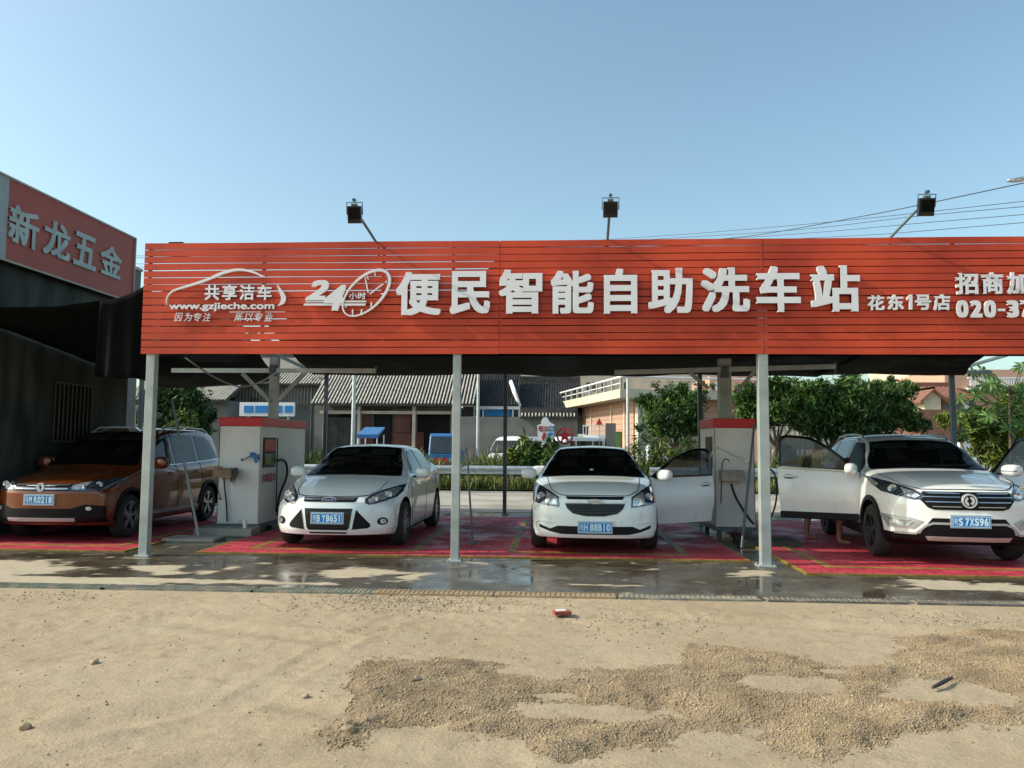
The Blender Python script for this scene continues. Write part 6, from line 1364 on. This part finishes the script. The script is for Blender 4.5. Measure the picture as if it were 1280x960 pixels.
# vans, truck, stall
p = P(622, 560, 35); van((p.x, 34.2, .01), R(-32), 'white minivan seen beyond the guardrail between middle post and thin rear post')
p = P(676, 560, 35); van((p.x, 34.6, .01), R(-50), 'white minivan half hidden behind the plants left of the village sign')
Y = 33; b0 = P(551, 575, Y); t = thing('small_truck', 'small blue truck parked in front of the hall left of the middle post', 'truck', (b0.x, Y, 0.01)); W_ = 15.5*Y/F_PX; zt = P(551, 542, Y).z
m = MB(); pr_ = [(0, .45), (-.12, .55), (-.12, 1.05), (.22, zt-.06), (.35, zt), (1.25, zt), (1.25, .45)]; m.prism(pr_, lambda u, v, d: (d, u, v), -W_, W_); bevel(m.build('cab', M['bluetruck'], t), .05)
m = MB(); m.add([(-W_*.86, -.105, 1.12), (W_*.86, -.105, 1.12), (W_*.82, .19, zt-.13), (-W_*.82, .19, zt-.13)], [(0, 1, 2, 3)]); m.v = [Vector((v.x, v.y-.02, v.z)) for v in m.v]; m.add([(v.x, v.y+.015, v.z) for v in m.v[:4]], [(3, 2, 1, 0)]); m.build('windscreen', M['win'], t)
m = MB(); m.box((-W_*.98, -.20, .42), (W_*.98, -.12, .62)); m.build('bumper', M['steel_dk'], t); m = MB(); m.box((-W_*.62, -.15, .72), (W_*.62, -.122, .92)); m.build('front_panel', M['redtxt'], t)
for s_ in (-1, 1): m = MB(); m.lathe([(.0, -.02), (.09, -.02), (.10, .02)], (s_*W_*.80, -.135, .82), 'Y', 14); m.build('headlight', M['lamp'], t, 40)
m = MB(); m.box((-W_, 1.35, .7), (W_, 4.0, .78)); m.box((-W_, 1.35, .78), (-W_+.04, 4.0, 1.2)); m.box((W_-.04, 1.35, .78), (W_, 4.0, 1.2)); m.box((-W_+.04, 3.96, .78), (W_-.04, 4.0, 1.2)); m.build('cargo_bed', M['bluetruck'], t)
for x_ in (-1, 1):
    for y_ in (.5, 3.2): m = MB(); m.lathe([(.0, -.09), (.26, -.09), (.32, -.06), (.32, .06), (.26, .09), (0, .09)], (x_*(W_-.12), y_, .32), 'X', 20); m.build('wheel', M['rubber'], t, 40)
Y = 34; a, b2 = P(446, 560, Y), P(472, 560, Y); t = thing('market_stall', 'stall with a blue awning in front of the hall', 'stall', (a.x, Y, 0)); w = b2.x-a.x; z1, z2 = P(459, 543, Y).z, P(459, 533, Y).z
m = MB(); m.add([(0, 0, z1), (w, 0, z1), (w, 1.4, z2), (0, 1.4, z2), (0, 0, z1-.16), (w, 0, z1-.16), (w, 1.4, z2-.06), (0, 1.4, z2-.06)], [(0, 1, 2, 3), (7, 6, 5, 4), (0, 4, 5, 1), (1, 5, 6, 2), (2, 6, 7, 3), (3, 7, 4, 0)]); m.build('awning', M['bluetruck'], t)
for x_ in (.04, w-.04): 
    for y_ in (.04, 1.36): m = MB(); m.tube([(x_, y_, 0), (x_, y_, z1)], .03, 6); m.build('leg', M['letter'], t, 60)
m = MB(); m.box((.1, .3, 0), (w-.1, 1.1, .85)); m.build('counter', pm('stall_counter', (.16, .06, .035), .8), t)
# utility poles seen between the posts
def pole(px, ytop, Y, r, label, mat='pole_white', name='utility_pole'):
    b0 = P(px, 560, Y); m = MB(); m.tube([(0, 0, 0), (0, 0, P(px, ytop, Y).z)], [r, r*.8], 10); t = thing(name, label, 'pole', (b0.x, Y, 0), 0, 'thin poles along the far road'); m.build('pole_shaft', M[mat], t, 60); m = MB(); m.lathe([(r*1.7, 0), (r*1.7, .12), (r*1.1, .16)], (0, 0, 0), 'Z', 10); m.build('pole_collar', M[mat], t); return t
pole(441, 440, 32, .09, 'pale thin pole in front of the hall roof'); pole(597, 440, 34, .07, 'pale thin pole in front of the white-ridged house'); pole(1096, 484, 33, .09, 'short pale lamp pole among the dark green trees')
t = pole(785, 473, 33, .075, 'white curved pipe pole at the corner of the pink bungalow'); 
# low balustrade wall left
Y = 24; a, b2 = P(137, 540, Y), P(166, 515, Y); t = thing('balustrade_wall', 'low pale wall with square openings behind the orange people carrier', 'wall', (a.x, Y, 0)); w = b2.x-a.x; m = MB(); m.box((0, 0, 0), (w, .2, a.z+.25)); m.box((0, 0, b2.z-.12), (w, .2, b2.z))
for k in range(4): x_ = k*(w-.1)/3; m.box((x_, 0, a.z+.25), (x_+.1, .2, b2.z-.12))
m.build('wall_blocks', M['wall_pale'], t)
# picket fences
def picket(px0, px1, y_top, Y, label, red=False, mat='wall_pale'):
    a, b2 = P(px0, 560, Y), P(px1, 560, Y); zt = P((px0+px1)/2, y_top, Y).z; t = thing('picket_fence', label, 'fence', (a.x, Y, 0)); w = b2.x-a.x; m = MB(); x_ = 0
    while x_ < w: m.box((x_, 0, .25), (x_+.09, .04, zt)); x_ += .2
    m.bar((0, .06, zt-.25), (w, .06, zt-.25), .05); m.bar((0, .06, .5), (w, .06, .5), .05); m.build('pickets', M[mat], t); m = MB(); m.box((0, -.02, 0), (w, .16, .35)); m.build('plinth', M['redtxt' if red else mat], t)
picket(950, 1010, 531, 34, 'pale picket fence on a red plinth behind the leaning tree', True); 
Y = 26.2; a, b2 = P(1200, 560, Y), P(1290, 560, Y); t = thing('white_wall', 'low white wall behind the off-road style car at right', 'wall', (a.x, Y, 0)); zt = P(1220, 548, Y).z; m = MB(); m.box((0, 0, 0), (b2.x-a.x, .2, zt)); m.build('wall_face', M['letter'], t)
for k in range(5): m = MB(); m.box((k*.9, -.03, 0), (k*.9+.1, -.002, zt+.12)); m.build('wall_pier', M['wall_pale'], t)
# right: cream block, gabled hut, pink house with balcony
t, w, h = house('cream_block', 'cream apartment block rising behind the yellow gabled hut', 1139, 1184, 440, 62, 8, 'wall_cream'); hbox(t, 'window', 1167, 469, 1175, 475, 62); hbox(t, 'air_conditioner', 1167, 476, 1175, 480, 62, .1, 'letter', .5)
Y = 48; a, b2 = P(1157, 560, Y), P(1178, 560, Y); t = thing('gabled_hut', 'small yellow hut with a brown tiled gable roof', 'house', (a.x, Y, 0)); w = b2.x-a.x; ze, zg = P(1168, 497, Y).z, P(1168, 487, Y).z
m = MB(); m.prism([(0, 0), (w, 0), (w, ze), (w/2, zg), (0, ze)], lambda u, v, d: (u, -d, v), -6, 0); m.build('wall', M['wall_cream'], t)
M['brownroof'] = pm('brown_roof_tile', (.20, .09, .06), .8, 0, .2, 4)
for s_ in (-1, 1): m = MB(); m.bar((w/2, -.3, zg+.1), (w/2, 6, zg+.1), .1); e_ = w/2+s_*(w/2+.35); m.add([(w/2, -.3, zg+.06), (e_, -.3, ze-.22), (e_, 6.2, ze-.22), (w/2, 6.2, zg+.06), (w/2, -.3, zg-.06), (e_, -.3, ze-.34), (e_, 6.2, ze-.34), (w/2, 6.2, zg-.06)], [(0, 1, 2, 3), (7, 6, 5, 4), (0, 4, 5, 1), (1, 5, 6, 2), (2, 6, 7, 3), (3, 7, 4, 0)]); m.build('roof', M['brownroof'], t)
t, w, h = house('long_hut', 'long low house with a brown tiled roof right of the yellow hut', 1180, 1222, 499, 49, 6, 'wall_grey'); tiled(1178, 1224, 498, 487, 48.5, 52, 'roof', t, .3, 'brownroof', 'brownroof', zr=5.4); hbox(t, 'window', 1205, 502, 1211, 511, 49, .1, 'letter')
t, w, h = house('brick_outhouse', 'low dark red brick outhouse below the yellow hut', 1150, 1200, 512, 38, 3, 'brownroof')
t, w, h = house('pink_house', 'pink house with a white balcony railing at the far right', 1184, 1330, 462, 56, 9, 'pink'); hbox(t, 'balcony_slab', 1210, 485, 1300, 487, 55.2, .8, 'letter'); hbox(t, 'eaves', 1180, 486, 1300, 489, 55.4, .6, 'brownroof')
for k in range(26): hbox(t, 'balcony_baluster', 1213+k*3, 473, 1214.2+k*3, 485, 55.2, .06, 'letter', 0)
hbox(t, 'balcony_rail', 1210, 471.5, 1300, 473, 55.2, .1, 'letter', .02); hbox(t, 'window', 1232, 474, 1242, 485, 56); hbox(t, 'window', 1262, 474, 1272, 485, 56)
t, w, h = house('roadside_house', 'red and white house seen behind the arm of the right boom', 888, 960, 470, 60, 8, 'pink'); tiled(884, 925, 494, 480, 59, 62, 'roof', t, .4, 'brownroof', 'brownroof'); hbox(t, 'window', 893, 478, 900, 488, 60, .1, 'letter')
# hillside tree clump seen through the gap of the nets
b = base_at(310, 90); tree('leafy_tree', 'distant tree seen in the gap between the shade nets', b, lob(90, b, [(325, 462, 14, 8), (300, 468, 20, 8), (345, 470, 14, 8)]), 1500, .5, 'leaf1', (6, .3), 'trees beyond the bays')
# small parked white truck right of the bungalow
Y = 31; b0 = P(823, 570, Y); t = thing('white_crate', 'white slatted crate standing under the bushy tree', 'crate', (b0.x, Y, 0)); z_, w_ = P(823, 556, Y).z, 13*Y/F_PX; m = MB()
for k in range(4): m.box((-w_, 0, .1+k*z_/4), (w_, .05, .1+k*z_/4+z_/6)); m.box((-w_, .7, .1+k*z_/4), (w_, .75, .1+k*z_/4+z_/6))
for x_ in (-w_, -.05, w_-.06): m.box((x_, .05, 0), (x_+.06, .70, z_+.05))
m.build('slats', M['letter'], t); m = MB(); m.box((-w_+.02, .06, .0), (w_-.02, .69, .08)); m.build('crate_floor', M['wall_pale'], t)

# ================================================================== left building with the shop sign
XF = -8.8; YN, YE = 11.2, PX(158, 330, XF).y; HT = 6.2
t = thing('workshop', 'dark stained concrete workshop wall with a barred window at the left', 'building', (XF, YN, 0))
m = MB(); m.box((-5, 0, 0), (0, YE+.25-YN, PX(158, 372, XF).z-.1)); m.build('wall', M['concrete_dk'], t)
m = MB(); zz = PX(158, 372, XF).z-.1; m.box((-.10, -.0, zz), (.02, YE-YN, zz+.9)); 
n_ = int((YE-YN)/.12)
for k in range(n_): m.box((.02, k*.12, zz), (.05, k*.12+.06, zz+.9))
m.box((-5, 0, zz), (-4.9, YE-YN, zz+.9)); m.build('corrugated_band', pm('corrugated_green', (.07, .085, .075), .6, .2, .3, 3), t)
ya, yb = PX(66, 520, XF).y-YN, PX(112, 520, XF).y-YN; za, zb = PX(88, 480, XF).z, PX(88, 552, XF).z
m = MB(); m.box((-.02, ya, zb), (.01, yb, za)); wf = m.build('window', M['darkin'], t); m = MB()
k = ya
while k < yb: m.bar((.03, k, zb), (.03, k, za), .018); k += (yb-ya)/9
m.bar((.03, ya, za), (.03, yb, za), .03); m.bar((.03, ya, zb), (.03, yb, zb), .03); m.build('window_bars', pm('rusty_bars', (.10, .08, .06), .8), wf)
m = MB(); m.box((-.6, -.0, 0), (.0, .12, 1.0)); 
# sign on the facade
zt_, zb_ = PX(158, 294, XF+.15).z, PX(128, 365, XF+.15).z
s = thing('shop_sign', 'faded red sign board with pale characters on the left workshop', 'sign', (XF+.03, YN-.2, zb_)); m = MB(); m.box((0, .55-.55, 0), (.12, YE-YN+.2, zt_-zb_)); m.build('sign_panel', pm('faded_red', (.36, .060, .036), .55, 0, .1, .8), s)
yg = PX(8, 290, XF+.15).y-(YN-.2)
m = MB(); m.box((.121, 0, .0), (.126, yg, zt_-zb_)); m.build('grey_panel', pm('sign_grey', (.32, .36, .36), .6), s)
m = MB(); m.box((.121, 0, -.03), (.15, YE-YN+.2, -.0)); m.box((.121, 0, zt_-zb_), (.15, YE-YN+.2, zt_-zb_+.03)); m.box((.0, YE-YN+.2, -.03), (.15, YE-YN+.23, zt_-zb_+.03)); m.build('sign_edge', M['wall_pale'], s)
XL = XF+.16
for c, x0, x1, yt0, yb0, yt1, yb1 in (('新', 9, 47.5, 254, 304, 266, 312), ('龙', 53.5, 87.5, 272, 318, 283, 327), ('五', 92, 120.5, 289, 331, 297, 340), ('金', 126, 152.5, 304, 343, 312, 350)):
    ya, yb = PX(x0, 300, XL).y, PX(x1, 300, XL).y; z1_ = (PX(x0, yt0, XL).z+PX(x1, yt1, XL).z)/2; z0_ = (PX(x0, yb0, XL).z+PX(x1, yb1, XL).z)/2
    text_fit('sign_letter', c, lambda u, v, d: Vector((XL-.004+d, u, v)), ya, yb, z0_, z1_, pm('letter_faded', (.40, .46, .43), .6) if c == '新' else bpy.data.materials['letter_faded'], s, .02, .028)
p = P(156, 345, 18); t = thing('chimney_block', 'grey chimney block peeping above the left net', 'chimney', (p.x, 18, 0)); m = MB(); m.box((-.1, 0, 0), (.18, .4, P(158, 335, 18).z)); m.build('block_shaft', M['wall_grey'], t); m = MB(); m.box((-.13, -.03, P(158, 335, 18).z), (.21, .43, P(158, 333, 18).z+.02)); m.build('block_cap', M['wall_pale'], t)

# ================================================================== overhead cables and street lamp
def cablet(pts, Y, r, label):
    q = [P(x, y, Yy) for (x, y), Yy in zip(pts, Y)]; c = q[0]; m = MB(c); m.tube(crom([tuple(v) for v in q], 6), r, 5); o = m.build('overhead_cable', M['cable'], None, 60); o.location = c; tag(o, label, 'cable', 'overhead cables crossing the sky at right')
Yc = [60, 50, 42, 34, 28]
for k, (pts, r, l) in enumerate((([(860, 302), (945, 294), (1080, 270), (1170, 252), (1330, 218)], .022, 'thickest overhead cable running up to the street lamp'),
    ([(700, 303), (840, 294), (1000, 281), (1130, 268), (1330, 246)], .013, 'second overhead cable from the top, thin'),
    ([(700, 306), (850, 297), (1000, 287), (1150, 270), (1330, 254)], .013, 'third overhead cable from the top, thin'),
    ([(760, 306), (900, 299), (1040, 289), (1150, 279), (1330, 264)], .013, 'fourth overhead cable from the top, thin'),
    ([(760, 309), (900, 303), (1080, 294), (1150, 289), (1330, 274)], .013, 'lowest overhead cable above the sign'))): cablet(pts, Yc, r, l)
for k, y_ in enumerate((319, 321.5, 329, 333)): cablet([(140, y_-1), (160, y_), (190, y_+1.2), (330, y_+3)], [40, 40, 40, 40], .012, ['upper', 'second', 'third', 'lower'][k]+' thin cable crossing the gap between the workshop sign and the red sign')
Y = 26; h = P(1268, 224, Y); b0 = Vector((P(1350, 400, Y).x, Y, 0)); t = thing('street_lamp', 'grey street lamp head reaching in at the right edge above the cables', 'street lamp', b0); m = MB(b0); m.tube([b0, b0+Vector((0, 0, h.z-.5)), b0+Vector((-.3, 0, h.z+.02)), h+Vector((.3, 0, .04))], [.11, .08, .05, .045], 8); m.build('lamp_pole', M['galv'], t, 60)
m = MB(b0); m.ell(h+Vector((.08, 0, 0)), (.34, .11, .055), .8, 16, 8, Matrix.Rotation(R(-8), 3, 'Y')); m.build('lamp_head', M['galv'], t, 60); m = MB(b0); m.ell(h+Vector((.03, 0, -.05)), (.28, .10, .05), .8, 14, 8); m.build('lamp_lens', M['lamp'], t, 60)

# ================================================================== light
w = bpy.data.worlds.new('World'); scene.world = w; w.use_nodes = True; nt = w.node_tree
sky = nt.nodes.new('ShaderNodeTexSky'); sky.sky_type = 'NISHITA'; sky.sun_disc = False
SUN = Vector((-.80, -.115, .57)).normalized()
sky.sun_elevation = math.asin(SUN.z); sky.sun_rotation = math.atan2(SUN.x, SUN.y); sky.air_density = 1.0; sky.dust_density = 2.4; sky.ozone_density = 1.0; sky.altitude = 20
mxw = nt.nodes.new('ShaderNodeMix'); mxw.data_type = 'RGBA'; mxw.blend_type = 'MULTIPLY'; mxw.inputs['Factor'].default_value = 1; mxw.inputs['B'].default_value = (.96, 1.075, .97, 1); nt.links.new(sky.outputs[0], mxw.inputs['A']); nt.links.new(mxw.outputs['Result'], nt.nodes['Background'].inputs[0]); nt.nodes['Background'].inputs[1].default_value = .15
sl_ = bpy.data.lights.new('sun', 'SUN'); sl_.energy = 2.9; sl_.angle = R(.6); sl_.color = (1, .93, .82); so = bpy.data.objects.new('sun', sl_); col.objects.link(so); so.rotation_euler = (-SUN).to_track_quat('-Z', 'Y').to_euler()
scene.view_settings.view_transform = 'Standard'; scene.view_settings.look = 'None'; scene.view_settings.gamma = 1; scene.view_settings.exposure = .58
scene.render.engine = 'CYCLES'; scene.cycles.max_bounces = 8; scene.cycles.use_denoising = True; scene.cycles.transparent_max_bounces = 12
